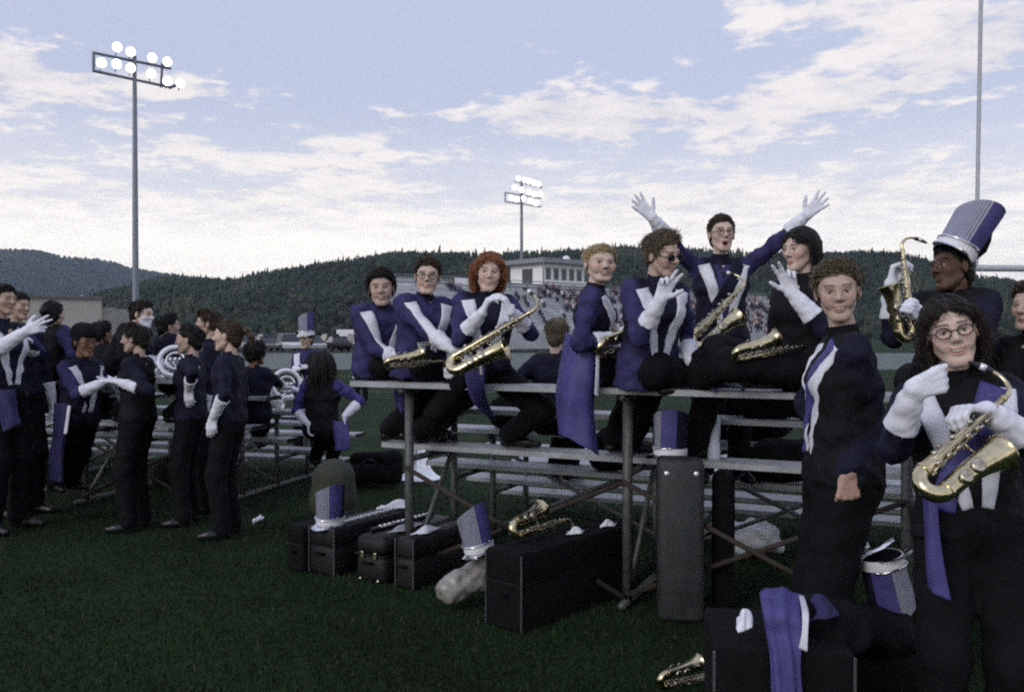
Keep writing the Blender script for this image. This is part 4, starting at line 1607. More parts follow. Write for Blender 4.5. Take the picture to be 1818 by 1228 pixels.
# water bottle standing on the bleacher foot plank
bt0 = B1.at(1268, .36, .812)
bt = empty('water_bottle', tuple(bt0), 'pale blue water bottle standing by the tall grey case', 'bottle')
M_BOT = mat('bottle_plastic', (0.52, 0.58, 0.68), 0.3, var=0.1, spec=0.5)
mb = MB(); mb.lathe([(.001, 0), (.036, .002), (.038, .02), (.036, .08), (.030, .11), (.036, .14), (.038, .22), (.034, .25), (.016, .275)], 20, Matrix.Translation(bt0)); autosmooth(mb.build('body', M_BOT, bt, True, bt0))
mb = MB(); mb.lathe([(.017, .272), (.018, .275), (.018, .295), (.012, .31), (.011, .33), (.001, .332)], 16, Matrix.Translation(bt0)); autosmooth(mb.build('cap', M_WHITEP, bt, True, bt0))

# litter
lp = G(60, 874)
e = empty('paper_cup', tuple(lp), 'white paper cup lying on the grass at far left', 'cup')
mb = MB(); mb.lathe([(.001, -.07), (.045, -.07), (.058, .09), (.06, .095), (.055, .09), (.04, -.06)], 18, frame((1, .3, .03), (0, 0, 1), lp + Vector((0, 0, .06)))); autosmooth(mb.build('cup_wall', M_WHITEP, e, True, lp))
lump('paper_scrap', 'small crumpled white paper on the grass right of the ponytail player', 'paper', [cp(G(452, 929) + Vector((0, 0, .02)), G(464, 925) + Vector((0, 0, .03)), .02, .022)], .02, .008, M_TRIM, .006, 90, 9, 'paper')

# coat draped over the lower right case
ct = empty('uniform_coat', tuple(C(1390, 1120, 2.7)), 'purple uniform coat with white stripe draped over the lower right case', 'coat')
og = ct.location.copy()
cloth('coat_panel', [[C(1348, 1048, 2.95), C(1375, 1044, 2.95), C(1402, 1050, 2.95), C(1424, 1058, 2.95)],
                     [C(1352, 1075, 2.74), C(1378, 1080, 2.72), C(1402, 1082, 2.72), C(1424, 1090, 2.73)],
                     [C(1360, 1125, 2.71), C(1380, 1128, 2.69), C(1404, 1128, 2.69), C(1424, 1130, 2.70)],
                     [C(1366, 1180, 2.70), C(1384, 1180, 2.68), C(1406, 1178, 2.68), C(1416, 1180, 2.69)],
                     [C(1370, 1290, 2.69), C(1388, 1290, 2.67), C(1410, 1290, 2.67), C(1430, 1290, 2.68)]], M_PURPLE2, ct, og, 22, 36, .006, .009, 17, 1)
cloth('white_stripe', [[C(1418, 1056, 2.93), C(1427, 1058, 2.93)], [C(1424, 1085, 2.72), C(1435, 1088, 2.72)], [C(1424, 1120, 2.685), C(1434, 1122, 2.685)], [C(1418, 1150, 2.68), C(1433, 1156, 2.68)]], M_TRIM, ct, og, 5, 16, .005, .001, 3, 2)
cloth('sleeve', [[C(1435, 1060, 2.95), C(1450, 1052, 2.97), C(1462, 1060, 3.0)], [C(1450, 1085, 2.8), C(1470, 1078, 2.82), C(1486, 1085, 2.85)], [C(1440, 1100, 2.74), C(1462, 1096, 2.74), C(1488, 1096, 2.76)]], M_PURPLE, ct, og, 10, 12, .006, .005, 9, 3)
rag('glove', 'crumpled pale glove on the left edge of the lower right case', 'glove', C(1322, 1108, 2.72), (.05, .02, 0.01), (.01, .05, 0.03), M_GLOVE, .03, 41)

# saxophones resting on things
sx = lid(c5, .12, .12, .41)
sax('brass saxophone lying on the largest black case', sx + Vector((-.02, .0, .05)), sx + Vector((.30, .36, .08)), (-.25, .1, 1), 1)
sax('brass saxophone lying on the grass at the bottom edge', G(1170, 1245) + Vector((0, 0, .06)), G(1290, 1215) + Vector((0, 0, .06)), (0, -.3, 1))

# ================================================================ people: heads
def head_field(P, mouth):
    d = ell_d(P, (0, -.012, .032), (.0745, .095, .085))
    d = smin(d, ell_d(P, (0, .024, -.030), (.0520, .060, .074)), .03)
    d = smin(d, cap_d(P, (-.010, .068, -.094), (.010, .068, -.094), .0165, .0165), .022)
    for s in (-1, 1):
        d = smin(d, cap_d(P, (s * .039, .056, -.016), (s * .037, .060, -.010), .020, .020), .03)
        d = smin(d, cap_d(P, (s * .047, .004, -.050), (s * .023, .055, -.089), .012, .012), .03)
    d = smin(d, cap_d(P, (-.034, .0795, .026), (.034, .0795, .026), .011, .011), .018)
    for s in (-1, 1):
        e = cap_d(P, (s * .027, .1045, .006), (s * .039, .099, .006), .0135, .0135)
        d = -smin(-d, e, .014)
        e = cap_d(P, (s * .0235, .0890, .0026), (s * .0385, .0860, .0034), .0037, .0032)
        d = -smin(-d, e, .003)
    d = smin(d, cap_d(P, (0, .086, .014), (0, .103, -.020), .0075, .0115), .013)
    for s in (-1, 1):
        d = smin(d, cap_d(P, (s * .011, .094, -.025), (s * .011, .094, -.025), .008, .008), .006)
    w = .024 if mouth == 'smile' else .018
    cz = -.050 if mouth == 'smile' else -.058
    if mouth == 'open':
        d = smin(d, cap_d(P, (-.014, .086, -.052), (.014, .086, -.052), .0065, .0065), .008)
        d = smin(d, cap_d(P, (-.012, .083, -.082), (.012, .083, -.082), .007, .007), .008)
        d = -smin(-d, ell_d(P, (0, .092, -.067), (.017, .022, .013)), .004)
    elif mouth == 'smile':
        Pw = P.copy()
        x2 = np.minimum(P[:, 0] ** 2, .0009)
        Pw[:, 2] -= 13 * x2
        Pw[:, 1] += 20 * x2
        d = smin(d, cap_d(Pw, (-.020, .0865, -.0530), (.020, .0865, -.0530), .0045, .0045), .007)
        d = smin(d, cap_d(Pw, (-.015, .0850, -.0690), (.015, .0850, -.0690), .0055, .0055), .007)
        d = -smin(-d, ell_d(Pw, (0, .0900, -.0607), (.0225, .0150, .0050)), .002)
        for s in (-1, 1):
            d = smin(d, cap_d(P, (s * .036, .064, -.040), (s * .038, .062, -.030), .013, .015), .02)
    else:
        for s in (-1, 1):
            d = smin(d, cap_d(P, (0, .0900, -.0555), (s * w, .076, cz), .0050, .0032), .006)
            d = smin(d, cap_d(P, (0, .0890, -.0665), (s * w, .075, cz - .001), .0062, .003), .006)
        for s in (-1, 1):
            d = -smin(-d, cap_d(P, (0, .0965, -.0608), (s * w * .85, .0830, cz - .003), .0016, .0016), .003)
    for s in (-1, 1):
        e = ell_d(P, (s * .078, -.006, -.002), (.008, .017, .030))
        d = smin(d, e, .008)
    return d


def head_template(mouth, h):
    V, Q = surface(lambda P: head_field(P, mouth), (-.105, -.13, -.135), (.105, .135, .135), h)
    x, y, z = V[:, 0], V[:, 1], V[:, 2]
    reg = np.zeros(len(V), dtype=int)      # 0 skin 1 lips 2 brow 3 eye white 4 iris 5 mouth 6 teeth 7 cheek
    front = y > .03
    ex = np.minimum(np.hypot(x - .031, z - .004), np.hypot(x + .031, z - .004))
    inball = np.minimum(np.linalg.norm(V - np.array([.031, .077, .004]), axis=1), np.linalg.norm(V - np.array([-.031, .077, .004]), axis=1)) < .0145
    exx = np.minimum(np.abs(x - .031), np.abs(x + .031))
    reg[(exx < .015) & (np.abs(z - .0095 + 14 * exx ** 2) < .0026) & front & (y > .06)] = 8
    bx = np.abs(x)
    bz = .0275 + .10 * (bx - .014) - 4.2 * np.maximum(bx - .032, 0) ** 2
    reg[(bx > .012) & (bx < .050) & (np.abs(z - bz) < .0046 - .05 * np.maximum(bx - .022, 0)) & front] = 2
    w = .025 if mouth == 'smile' else .020
    lz = -.0608 + (.010 if mouth == 'smile' else .002) * (x / w) ** 2
    if mouth == 'open':
        reg[(np.abs(x) < .018) & (np.abs(z + .067) < .020) & front & (y > .06)] = 1
        reg[(np.abs(x / .0165) ** 2 + ((z + .067) / .0125) ** 2 < 1) & front] = 5
    elif mouth == 'smile':
        zw = z - 13 * np.minimum(x * x, .0009)
        reg[(np.abs(x) < .0250) & (zw < -.0500) & (zw > -.0740) & front & (y > .058)] = 1
        reg[((x / .0220) ** 2 + ((zw + .0607) / .0046) ** 2 < 1) & front & (y > .05)] = 5
    else:
        reg[(np.abs(x) < w) & (np.abs(z - lz) < .0095) & front & (y > .062)] = 1
        reg[(np.abs(x) < w) & (np.abs(z - lz) < .0015) & front & (y > .062)] = 5
    ck = np.exp(-((bx - .042) ** 2 + (z + .018) ** 2) / .0005) * front
    return V, Q, reg, ck


EYE_CACHE = {}


def eyes_teeth(mouth):
    if mouth in EYE_CACHE:
        return EYE_CACHE[mouth]
    out = []
    ang = [0.0, .22, .221, .50, .501, .9, 1.5, 2.2, 3.1]
    cc = [(.006, .005, .005)] * 2 + [(.05, .035, .022)] * 2 + [(.42, .40, .39)] * 5
    n = 14
    for s in (-1, 1):
        V, Cc = [], []
        for a, c in zip(ang, cc):
            for j in range(n):
                w = math.tau * j / n
                r = .0122
                V.append((s * .031 + r * math.sin(a) * math.cos(w), .0728 + r * math.cos(a), .0028 + r * math.sin(a) * math.sin(w)))
                Cc.append(c)
        F = [(i * n + j, i * n + (j + 1) % n, (i + 1) * n + (j + 1) % n, (i + 1) * n + j) for i in range(len(ang) - 1) for j in range(n)]
        out.append((np.array(V), np.array(F), np.array(Cc)))
    if mouth in ('smile', 'open'):
        w, z0, r = (.0200, -.0590, .0042) if mouth == 'smile' else (.011, -.0555, .003)
        V, m = [], 13
        for i in range(m):
            t = -1 + 2 * i / (m - 1)
            xx_ = w * t
            rr_ = r * (1 - .45 * t * t)
            for j in range(6):
                a = math.tau * j / 6
                V.append((xx_, (.0842 if mouth == 'smile' else .0800) - 20 * xx_ * xx_ + rr_ * .6 * math.cos(a), z0 + (13 if mouth == 'smile' else 0) * xx_ * xx_ + rr_ * math.sin(a)))
        F = [(i * 6 + j, i * 6 + (j + 1) % 6, (i + 1) * 6 + (j + 1) % 6, (i + 1) * 6 + j) for i in range(m - 1) for j in range(6)]
        out.append((np.array(V), np.array(F), np.repeat(np.array([[.62, .59, .54]]), len(V), 0)))
    EYE_CACHE[mouth] = out
    return out


HEADS = {}


def head(mouth, h):
    if (mouth, h) not in HEADS:
        HEADS[(mouth, h)] = head_template(mouth, h)
    return HEADS[(mouth, h)]


def cap_template(style):
    infl = {'short': .009, 'curly': .015, 'long': .012, 'tied': .009, 'buzz': .006}[style]
    sl = {'short': (1.05, -.022), 'curly': (1.0, -.020), 'long': (1.25, -.028), 'tied': (1.1, -.026), 'buzz': (1.05, -.024)}[style]

    def f(P):
        d = ell_d(P, (0, -.013, .033), (.0755, .0962, .0865))
        back = ell_d(P, (0, -.035, -.03), (.063, .067, .072))
        d = smin(d, back, .03)
        pl = (P[:, 1] * sl[0] + sl[1] - P[:, 2] + .020 * np.minimum(1, np.abs(P[:, 0]) / .06)) / 1.45
        d = d - infl * np.clip(-pl / .045, .12, 1) + .0025 * wobble(P, 2.2, 95)
        return np.maximum(d, pl)
    return surface(f, (-.13, -.16, -.15), (.13, .13, .15), .0075)


CAPS = {}


def hair_mesh(style, color, seed, length=None, frizz=1.0, dense=1.0):
    """a cap of hair with several hundred tapered locks on it, in head coordinates"""
    rg = np.random.default_rng(seed)
    base = {'bun': 'tied', 'ponytail': 'tied'}.get(style, style)
    if base not in CAPS:
        CAPS[base] = cap_template(base)
    V, Q = CAPS[base]
    infl = {'short': .008, 'curly': .013, 'long': .010, 'tied': .008, 'buzz': .004}[base]
    N = int({'short': 760, 'curly': 900, 'long': 800, 'tied': 420, 'buzz': 300}[base] * dense)
    dirs = rg.normal(size=(N * 4, 3))
    dirs /= np.linalg.norm(dirs, axis=1, keepdims=True)
    rad = np.array([.0745 + infl, .095 + infl, .085 + infl])
    root = dirs * rad + np.array([0, -.014, .034])
    keep = root[:, 2] > root[:, 1] * 1.05 - .016 + .02 * np.minimum(1, np.abs(root[:, 0]) / .06)
    keep &= root[:, 2] > -.06
    root, dirs = root[keep][:N], dirs[keep][:N]
    N = len(root)
    nrm = dirs / rad
    nrm /= np.linalg.norm(nrm, axis=1, keepdims=True)
    crown = np.array([0.01, -.06, .115])
    flow = root - crown
    flow -= nrm * (flow * nrm).sum(1, keepdims=True)
    flow /= np.linalg.norm(flow, axis=1, keepdims=True) + 1e-6
    L = {'short': .045, 'curly': .055, 'long': .20, 'tied': .05, 'buzz': .016}[base]
    if length:
        L = length
    Ls = L * rg.uniform(.6, 1.25, N)
    if base == 'short':
        # longer on top, close at the sides
        Ls *= np.where(root[:, 2] > .07, 1.15, .55)
    if base in ('short', 'curly'):
        fr_ = root[:, 1] > .02
        sw = 1.0 if seed % 2 else -1.0
        up_f = np.stack([np.full(N, sw * .9) + .4 * rg.normal(size=N), np.full(N, -.25), np.full(N, .35)], 1)
        up_f -= nrm * (up_f * nrm).sum(1, keepdims=True)
        up_f /= np.linalg.norm(up_f, axis=1, keepdims=True) + 1e-6
        wf = np.clip((root[:, 1] - .0) / .05, 0, 1)[:, None]
        flow = flow * (1 - wf) + up_f * wf
        flow /= np.linalg.norm(flow, axis=1, keepdims=True) + 1e-6
    if base == 'long':
        fr_ = root[:, 1] > -.01
        sx_ = np.where(root[:, 0] >= 0, 1.0, -1.0)
        latf = np.stack([sx_, np.full(N, -.55), np.full(N, -.35)], 1)
        latf -= nrm * (latf * nrm).sum(1, keepdims=True)
        latf /= np.linalg.norm(latf, axis=1, keepdims=True) + 1e-6
        flow[fr_] = latf[fr_]
    if base == 'tied':
        tie = np.array([0, -.115, .03])
        flow = tie - root
        flow -= nrm * (flow * nrm).sum(1, keepdims=True)
        flow /= np.linalg.norm(flow, axis=1, keepdims=True) + 1e-6
    K = 8 if base == 'long' else 6
    lift = {'short': .16, 'curly': .35, 'long': .06, 'tied': .03, 'buzz': .8}[base]
    curl = {'short': .0025, 'curly': .007, 'long': .005, 'tied': .0015, 'buzz': .0}[base]
    wid = {'short': .0032, 'curly': .0036, 'long': .0042, 'tied': .0032, 'buzz': .003}[base] / dense ** .75
    curl = curl * frizz
    ph = rg.random(N) * 6.28
    pts = np.empty((N, K, 3))
    side = np.cross(nrm, flow)
    p = root - nrm * .004
    fly = np.where(rg.random(N) < .07, 3.5, 1.0)[:, None]
    dcur = flow + nrm * lift * fly + .16 * fly ** .5 * rg.normal(size=(N, 3))
    dcur /= np.linalg.norm(dcur, axis=1, keepdims=True)
    for k in range(K):
        t = k / (K - 1)
        off = curl * np.sin(ph + t * 9)[:, None] * side + curl * np.cos(ph + t * 9)[:, None] * nrm
        pts[:, k] = p + off * min(1, t * 3)
        dcur = dcur + np.array([0, 0, -1]) * {'short': .05, 'curly': .10, 'long': .45, 'tied': .0, 'buzz': .05}[base] + (flow * .15 if base != 'long' else 0)
        dcur /= np.linalg.norm(dcur, axis=1, keepdims=True)
        p = p + dcur * (Ls / (K - 1))[:, None]
        # stay outside the skull
        q = (p - np.array([0, -.014, .034])) / (rad + .001)
        rr = np.linalg.norm(q, axis=1)
        if base == 'long':
            zone = (p[:, 1] > -.012) & (p[:, 2] < .07) & (np.abs(p[:, 0]) < .083)
            p[zone, 0] = np.where(root[zone, 0] >= 0, .083, -.083)
            p[zone, 1] = np.minimum(p[zone, 1], .035)
        ins = (rr < 1) & (p[:, 2] > -.05)
        p[ins] = (q[ins] / rr[ins][:, None]) * (rad + .001) + np.array([0, -.014, .034])
    tang = np.gradient(pts, axis=1)
    tang /= np.linalg.norm(tang, axis=2, keepdims=True) + 1e-9
    ref = nrm[:, None, :].repeat(K, 1)
    a = np.cross(tang, ref)
    a /= np.linalg.norm(a, axis=2, keepdims=True) + 1e-9
    b = np.cross(tang, a)
    wk = (wid * np.array([1, 1.1, 1.05, .95, .8, .55, .4, .2])[:K])
    wk[-1] = wid * .12
    ring = []
    for j in range(3):
        w = j * math.tau / 3
        ring.append(pts + (a * math.cos(w) * 1.3 + b * math.sin(w) * .7) * wk[None, :, None])
    LV = np.stack(ring, 2).reshape(N, K * 3, 3)
    q = []
    for k in range(K - 1):
        for j in range(3):
            q.append((k * 3 + j, k * 3 + (j + 1) % 3, (k + 1) * 3 + (j + 1) % 3, (k + 1) * 3 + j))
    LF = (np.arange(N)[:, None, None] * (K * 3) + np.array(q)[None]).reshape(-1, 4)
    col = np.array(color)
    lc = np.repeat((col * rg.uniform(.65, 1.5, (N, 1)))[:, None, :], K * 3, 1)
    lc = lc * np.linspace(.85, 1.15, K).repeat(3)[None, :, None]
    VV = np.vstack([V, LV.reshape(-1, 3)])
    FF = np.vstack([Q, LF + len(V)])
    CC = np.vstack([np.repeat(col[None] * .8, len(V), 0), lc.reshape(-1, 3)])
    if style in ('bun', 'ponytail'):
        if style == 'bun':
            pr = [cp((0, -.125, .045), (0, -.13, .04), .036, .036)]
        else:
            pr = [cp((0, -.11, .035), (0, -.15, .045), .02, .028), cp((0, -.15, .045), (0, -.185, -.0), .028, .026), cp((0, -.185, 0), (0, -.19, -.07), .026, .008)]
        lo, hi = bounds(pr, .03)
        v2, q2 = surface(lambda P: field(P, pr, .02) + .0035 * wobble(P, seed, 110), lo, hi, .007)
        FF = np.vstack([FF, q2 + len(VV)])
        VV = np.vstack([VV, v2])
        CC = np.vstack([CC, np.repeat(col[None], len(v2), 0)])
    return VV, FF, CC


# ================================================================ people: hands and bodies
HANDP = {   # curls of index, middle, ring, little (radians per joint), spread, thumb (out, fold)
    'open': ((.06, .05, .06, .10), .30, (1.0, .1)),
    'flat': ((.10, .10, .12, .15), .08, (.5, .2)),
    'relax': ((.38, .45, .52, .60), .05, (.45, .3)),
    'grip': ((.95, 1.0, 1.0, 1.0), .02, (.35, .9)),
    'peace': ((.06, .06, 1.25, 1.25), .30, (.35, .9)),
    'claw': ((.22, .28, .85, .9), .28, (1.0, .2)),
    'thumb': ((1.2, 1.25, 1.25, 1.2), .0, (.12, -.05)),
    'heart': ((.55, .62, .66, .70), .02, (.35, .25)),
    'shaka': ((1.2, 1.2, 1.2, .12), .12, (1.1, 0)),
}


def hand_prims(wrist, d, n, side, pose, s, fat):
    d = Vector(d).normalized()
    n = Vector(n)
    n = (n - d * n.dot(d)).normalized()
    t = d.cross(n) * (1 if side > 0 else -1)
    W = Vector(wrist)
    curls, spread, (tout, tfold) = HANDP[pose]
    pr = []
    kn = (.030, .010, -.011, -.030)
    pl = (.088, .090, .086, .078)
    ln = ((.040, .025, .020), (.044, .028, .021), (.040, .026, .020), (.032, .020, .018))
    for i in range(4):
        k = W + (d * pl[i] + t * kn[i]) * s
        pr.append(cp(W + t * kn[i] * .55 * s, k, .0145 * s + fat, .0118 * s + fat))
        ang = 0.0
        p = k
        sp = spread * (1.5 - i) / 1.5
        dd = (d * math.cos(sp) + t * math.sin(sp)).normalized()
        for j in range(3):
            ang += curls[i]
            q = p + (dd * math.cos(ang) + n * math.sin(ang)) * ln[i][j] * s
            pr.append(cp(p, q, (.0098 - .0012 * j) * s + fat, (.0088 - .0012 * j) * s + fat))
            p = q
    tb = W + (d * .022 + t * .022) * s
    td = (d * (1 - .35 * tout) + t * tout * .9 + n * (.15 + tfold * .5)).normalized()
    p1 = tb + td * .038 * s
    td2 = (td + n * tfold * .9 - t * tfold * .7 + d * .25).normalized()
    p2 = p1 + td2 * .030 * s
    p3 = p2 + (td2 + d * .1).normalized() * .024 * s
    pr += [cp(tb, p1, .0150 * s + fat, .0115 * s + fat), cp(p1, p2, .0110 * s + fat, .0100 * s + fat), cp(p2, p3, .0100 * s + fat, .0085 * s + fat)]
    return pr


def ik(a, b, l1, l2, hint):
    a, b = Vector(a), Vector(b)
    d = b - a
    L = d.length
    over = L - (l1 + l2)
    if over > -1e-3:
        b = a + d.normalized() * (l1 + l2) * .998
        d = b - a
        L = d.length
    L = max(L, abs(l1 - l2) + .02)
    x = (l1 * l1 - l2 * l2 + L * L) / (2 * L)
    h = math.sqrt(max(l1 * l1 - x * x, 0))
    u = d.normalized()
    hv = Vector(hint)
    hv = hv - u * hv.dot(u)
    hv = hv.normalized() if hv.length > 1e-5 else u.orthogonal().normalized()
    return a + u * x + hv * h, b, over


FABC = {'purple_wool': (0.036, 0.033, 0.105), 'bright_purple_satin': (0.060, 0.053, 0.205), 'navy_wool': (0.010, 0.010, 0.026), 'black_wool': (0.006, 0.006, 0.008)}


def soft_col(V, prims, cols):
    D = np.full((len(V), len(cols)), 1.0, dtype=np.float32)
    for p in prims:
        D[:, p[4]] = np.minimum(D[:, p[4]], cap_d(V, p[0], p[1], p[2], p[3]))
    W = np.exp(-(D - D.min(1, keepdims=True)) / .0035)
    W /= W.sum(1, keepdims=True)
    return W @ np.array(cols, dtype=np.float32)


def yawv(y):
    return Vector((math.sin(R(y)), -math.cos(R(y)), 0))


PEOPLE = []
SKINS = {'fair': (.58, .43, .36), 'light': (.48, .35, .29), 'tan': (.43, .305, .24), 'brown': (.20, .115, .078), 'dark': (.10, .056, .038)}
HAIRC = {'brown': (.050, .032, .020), 'dark': (.018, .013, .010), 'black': (.008, .007, .007), 'blond': (.42, .33, .20), 'sandy': (.11, .085, .055), 'red': (.22, .085, .032)}


def person(label, hd, yaw, seat=None, ground=0.0, lean=(0, 0), look=None, s=1.0, hr=None, hl=None, er=None, el=None,
           fr=None, fl=None, kr=None, kl=None, hyaw=None, hair='short', hc='brown', skin='fair', mouth='smile', sleeve=None, torso=None,
           trim=None, gloves=(True, True), glasses=False, vox=.016, hvox=.006, group='marching band members', hlen=None, mask=False, cuff=.62,
           shades=False, hem=-.02, seed=None, skirt=None, collar_m=None, frizz=1.0, dense=2.2, fat=0.0):
    sleeve = sleeve or M_PURPLE
    torso = torso or M_NAVY
    hd = Vector(hd)
    idx = len(PEOPLE)
    seed = seed if seed is not None else idx * 3 + 1
    f0 = yawv(yaw)
    U = (Vector((0, 0, 1)) + f0 * math.tan(R(lean[0])) + Vector((-f0.y, f0.x, 0)) * math.tan(R(lean[1]))).normalized()
    Fd = (f0 - U * f0.dot(U)).normalized()
    Rt = Fd.cross(U)                       # the person's right
    if seat is None:
        H = (hd.z - ground) / .93 if lean == (0, 0) else s * 1.72
        s = H / 1.72
        ts = 1.0
        hip = hd - U * .665 * s - Fd * .02 * s
    else:
        hz_ = seat + .10 * s
        ts = (hd.z - hz_) / (.665 * s * U.z)
        if not .86 < ts < 1.14:
            print('TORSO', label, round(ts, 2))
        hip = hd - U * .665 * s * ts - Fd * .02 * s
    base = Vector((hip.x, hip.y, ground if seat is None else seat))
    e = empty('person', tuple(base), label, 'person', group)

    def T(a, b, c):
        return hip + Rt * a * s + Fd * b * s + U * c * s * ts

    # torso
    w = 1.0 + fat
    tp = [cp(T(-.075, 0, .02), T(.075, 0, .02), .102 * s * w, .102 * s * w, 3), cp(T(-.08, 0, min(hem, 0)), T(.08, 0, min(hem, 0)), .108 * s * w, .108 * s * w, 3), cp(T(-.052, 0, .17), T(.052, 0, .17), .090 * s * w, .090 * s * w, 0),
          cp(T(-.072, .01, .34), T(.072, .01, .34), .100 * s, .100 * s, 0), cp(T(-.130, -.005, .455), T(.130, -.005, .455), .055 * s, .055 * s, 0),
          cp(T(-.065, 0, .02), T(-.055, 0, .12), .094 * s * w, .088 * s * w, 3), cp(T(.065, 0, .02), T(.055, 0, .12), .094 * s * w, .088 * s * w, 3), cp(T(-.055, 0, .10), T(-.052, 0, .17), .090 * s * w, .088 * s * w, 0), cp(T(.055, 0, .10), T(.052, 0, .17), .090 * s * w, .088 * s * w, 0),
          cp(T(-.052, 0, .17), T(-.068, .01, .34), .088 * s * w, .098 * s, 0), cp(T(.052, 0, .17), T(.068, .01, .34), .088 * s * w, .098 * s, 0),
          cp(T(-.068, .01, .34), T(-.11, -.005, .445), .095 * s, .058 * s, 0), cp(T(.068, .01, .34), T(.11, -.005, .445), .095 * s, .058 * s, 0),
          cp(T(0, -.008, .45), T(0, -.004, .50), .066 * s, .050 * s, 1)]
    arms = []
    gl = []
    wr = {}
    for sg, hnd, elb in ((1, hr, er), (-1, hl, el)):
        sh = T(sg * .158, -.005, .447)
        if hnd is None:
            hnd = (T(sg * .245, .06, -.10), -U + Fd * .15, -Rt * sg, 'relax')
        wpos, dr_, pn, pose = hnd
        hint = Vector(elb) - sh if elb is not None else (Rt * sg * .5 - U * .6 - Fd * .35)
        el_, wpos, over = ik(sh, wpos, .285 * s, .250 * s, hint)
        if over > .03:
            print('REACH', label[:40], 'R' if sg > 0 else 'L', round(over, 2))
        arms += [cp(sh, sh.lerp(el_, .5), .054 * s, .050 * s, 2), cp(sh.lerp(el_, .5), el_, .050 * s, .045 * s, 2), cp(el_, el_.lerp(wpos, .92 if not (gloves[0] if sg > 0 else gloves[1]) else 1 - cuff + .12), .045 * s, .040 * s, 2)]
        wr[sg] = (el_, wpos, dr_, pn, pose)
    allp = tp + arms

    def jf(P):
        d = field(P, tp, .05)
        hm = T(0, 0, hem)
        d = np.maximum(d, ((np.array(hm, dtype=np.float32) - P) @ np.array(U, dtype=np.float32)))
        d = smin(d, field(P, arms, .025), .035)
        return d + .0048 * wobble(P, seed, 34) + .0034 * wobble(P[:, [1, 2, 0]], seed + 1, 75)

    lo, hi = bounds(allp, .03)
    V, Q = surface(jf, lo, hi, vox)
    jc = soft_col(V, allp, [FABC[torso.name], FABC[(collar_m or torso).name], FABC[sleeve.name], FABC[(skirt or torso).name]])
    mesh_np('jacket', V, Q, M_FAB, e, base, True, None, jc)

    # trousers and shoes
    h2 = yawv(hyaw if hyaw is not None else yaw)
    hr2 = Vector((h2.y, -h2.x, 0))
    hr2 = h2.cross(Vector((0, 0, 1)))
    lp_ = [cp(hip - hr2 * .05 * s, hip + hr2 * .05 * s, .118 * s * w, .118 * s * w, 0)]
    shoes = []
    for sg, ft, kn in ((1, fr, kr), (-1, fl, kl)):
        hj = hip + hr2 * sg * .088 * s
        if ft is None:
            an_ = Vector((hj.x, hj.y, ground + .085 * s)) + hr2 * sg * .03 + h2 * .02
        else:
            an_ = Vector(ft)
        hint = (Vector(kn) - hj) if kn is not None else h2
        k_, an_, over = ik(hj, an_, .44 * s, .42 * s, hint)
        if over > .04:
            print('LEG', label[:40], sg, round(over, 2))
        lp_ += [cp(hj, k_, .098 * s * w, .080 * s, 0), cp(k_, an_, .080 * s, .070 * s, 0)]
        toe = h2 * .85 + hr2 * sg * .2
        if kn is not None:
            tv = (Vector(k_) - hj); tv.z = 0
            if tv.length > .1:
                toe = tv.normalized()
        shoes.append((an_, toe))

    def tf(P):
        return field(P, lp_, .04) + .004 * wobble(P, seed + 5, 24) + .002 * wobble(P[:, [2, 0, 1]], seed, 60)
    lo, hi = bounds(lp_, .02)
    V, Q = surface(tf, lo, hi, max(vox, .018))
    mesh_np('trousers', V, Q, M_BLACK, e, base)
    for an_, toe in shoes:
        z0 = an_ - Vector((0, 0, .045 * s))
        pr = [cp(an_, z0 - toe * .02, .045 * s, .036 * s), cp(z0 - toe * .03, z0 + toe * .12 * s, .036 * s, .038 * s), cp(z0 + toe * .10 * s, z0 + toe * .19 * s - Vector((0, 0, .008)), .038 * s, .028 * s)]
        lo, hi = bounds(pr, .02)
        lo[2] = z0.z - .05
        flo = z0.z - .036
        V, Q = surface(lambda P: np.maximum(field(P, pr, .02), flo - P[:, 2]), lo, hi, .014)
        mesh_np('shoe', V, Q, M_SHOE, e, base)

    # gloves or bare hands
    bare = []
    for sg, gv in ((1, gloves[0]), (-1, gloves[1])):
        el_, wpos, dr_, pn, pose = wr[sg]
        hp = hand_prims(wpos, dr_, pn, sg, pose, s * .98, .0012 if gv else 0)
        if gv:
            cu = wpos.lerp(el_, cuff)
            ax_ = np.array((el_ - wpos).normalized(), dtype=np.float32)
            cpv = np.array(cu, dtype=np.float32)
            cuffp = [cp(wpos, wpos.lerp(el_, .25), .029 * s, .037 * s), cp(wpos.lerp(el_, .2), wpos.lerp(el_, cuff + .1), .037 * s, .060 * s)]

            def gf(P, hp=hp, cuffp=cuffp, cpv=cpv, ax_=ax_):
                a = field(P, hp, .007)
                b = np.maximum(field(P, cuffp, .02) + .0020 * wobble(P, seed, 70), (P - cpv) @ ax_)
                return smin(a, b, .018)
            lo, hi = bounds(hp + cuffp, .015)
            V, Q = surface(gf, lo, hi, (.0048 if vox < .0135 else .0065) if vox < .017 else .009)
            mesh_np('glove', V, Q, M_GLOVE, e, base)
        else:
            hp2 = hp + [cp(wpos.lerp(el_, .3), wpos, .028 * s, .024 * s)]
            lo, hi = bounds(hp2, .015)
            bare.append(surface(lambda P: field(P, hp2, .007), lo, hi, .0065))

    # body: head, neck and the trunk under the clothes in one mesh
    look = look or (yaw, 0, 0)
    lf = yawv(look[0])
    lf = (lf * math.cos(R(look[1])) + Vector((0, 0, math.sin(R(look[1])))))
    lu = (Vector((0, 0, 1)) - lf * lf.z).normalized()
    lr = lf.cross(lu)
    ro = Matrix.Rotation(R(look[2]), 3, lf)
    lu = ro @ lu
    lr = ro @ lr
    HM = np.array([[lr.x, lf.x, lu.x], [lr.y, lf.y, lu.y], [lr.z, lf.z, lu.z]])
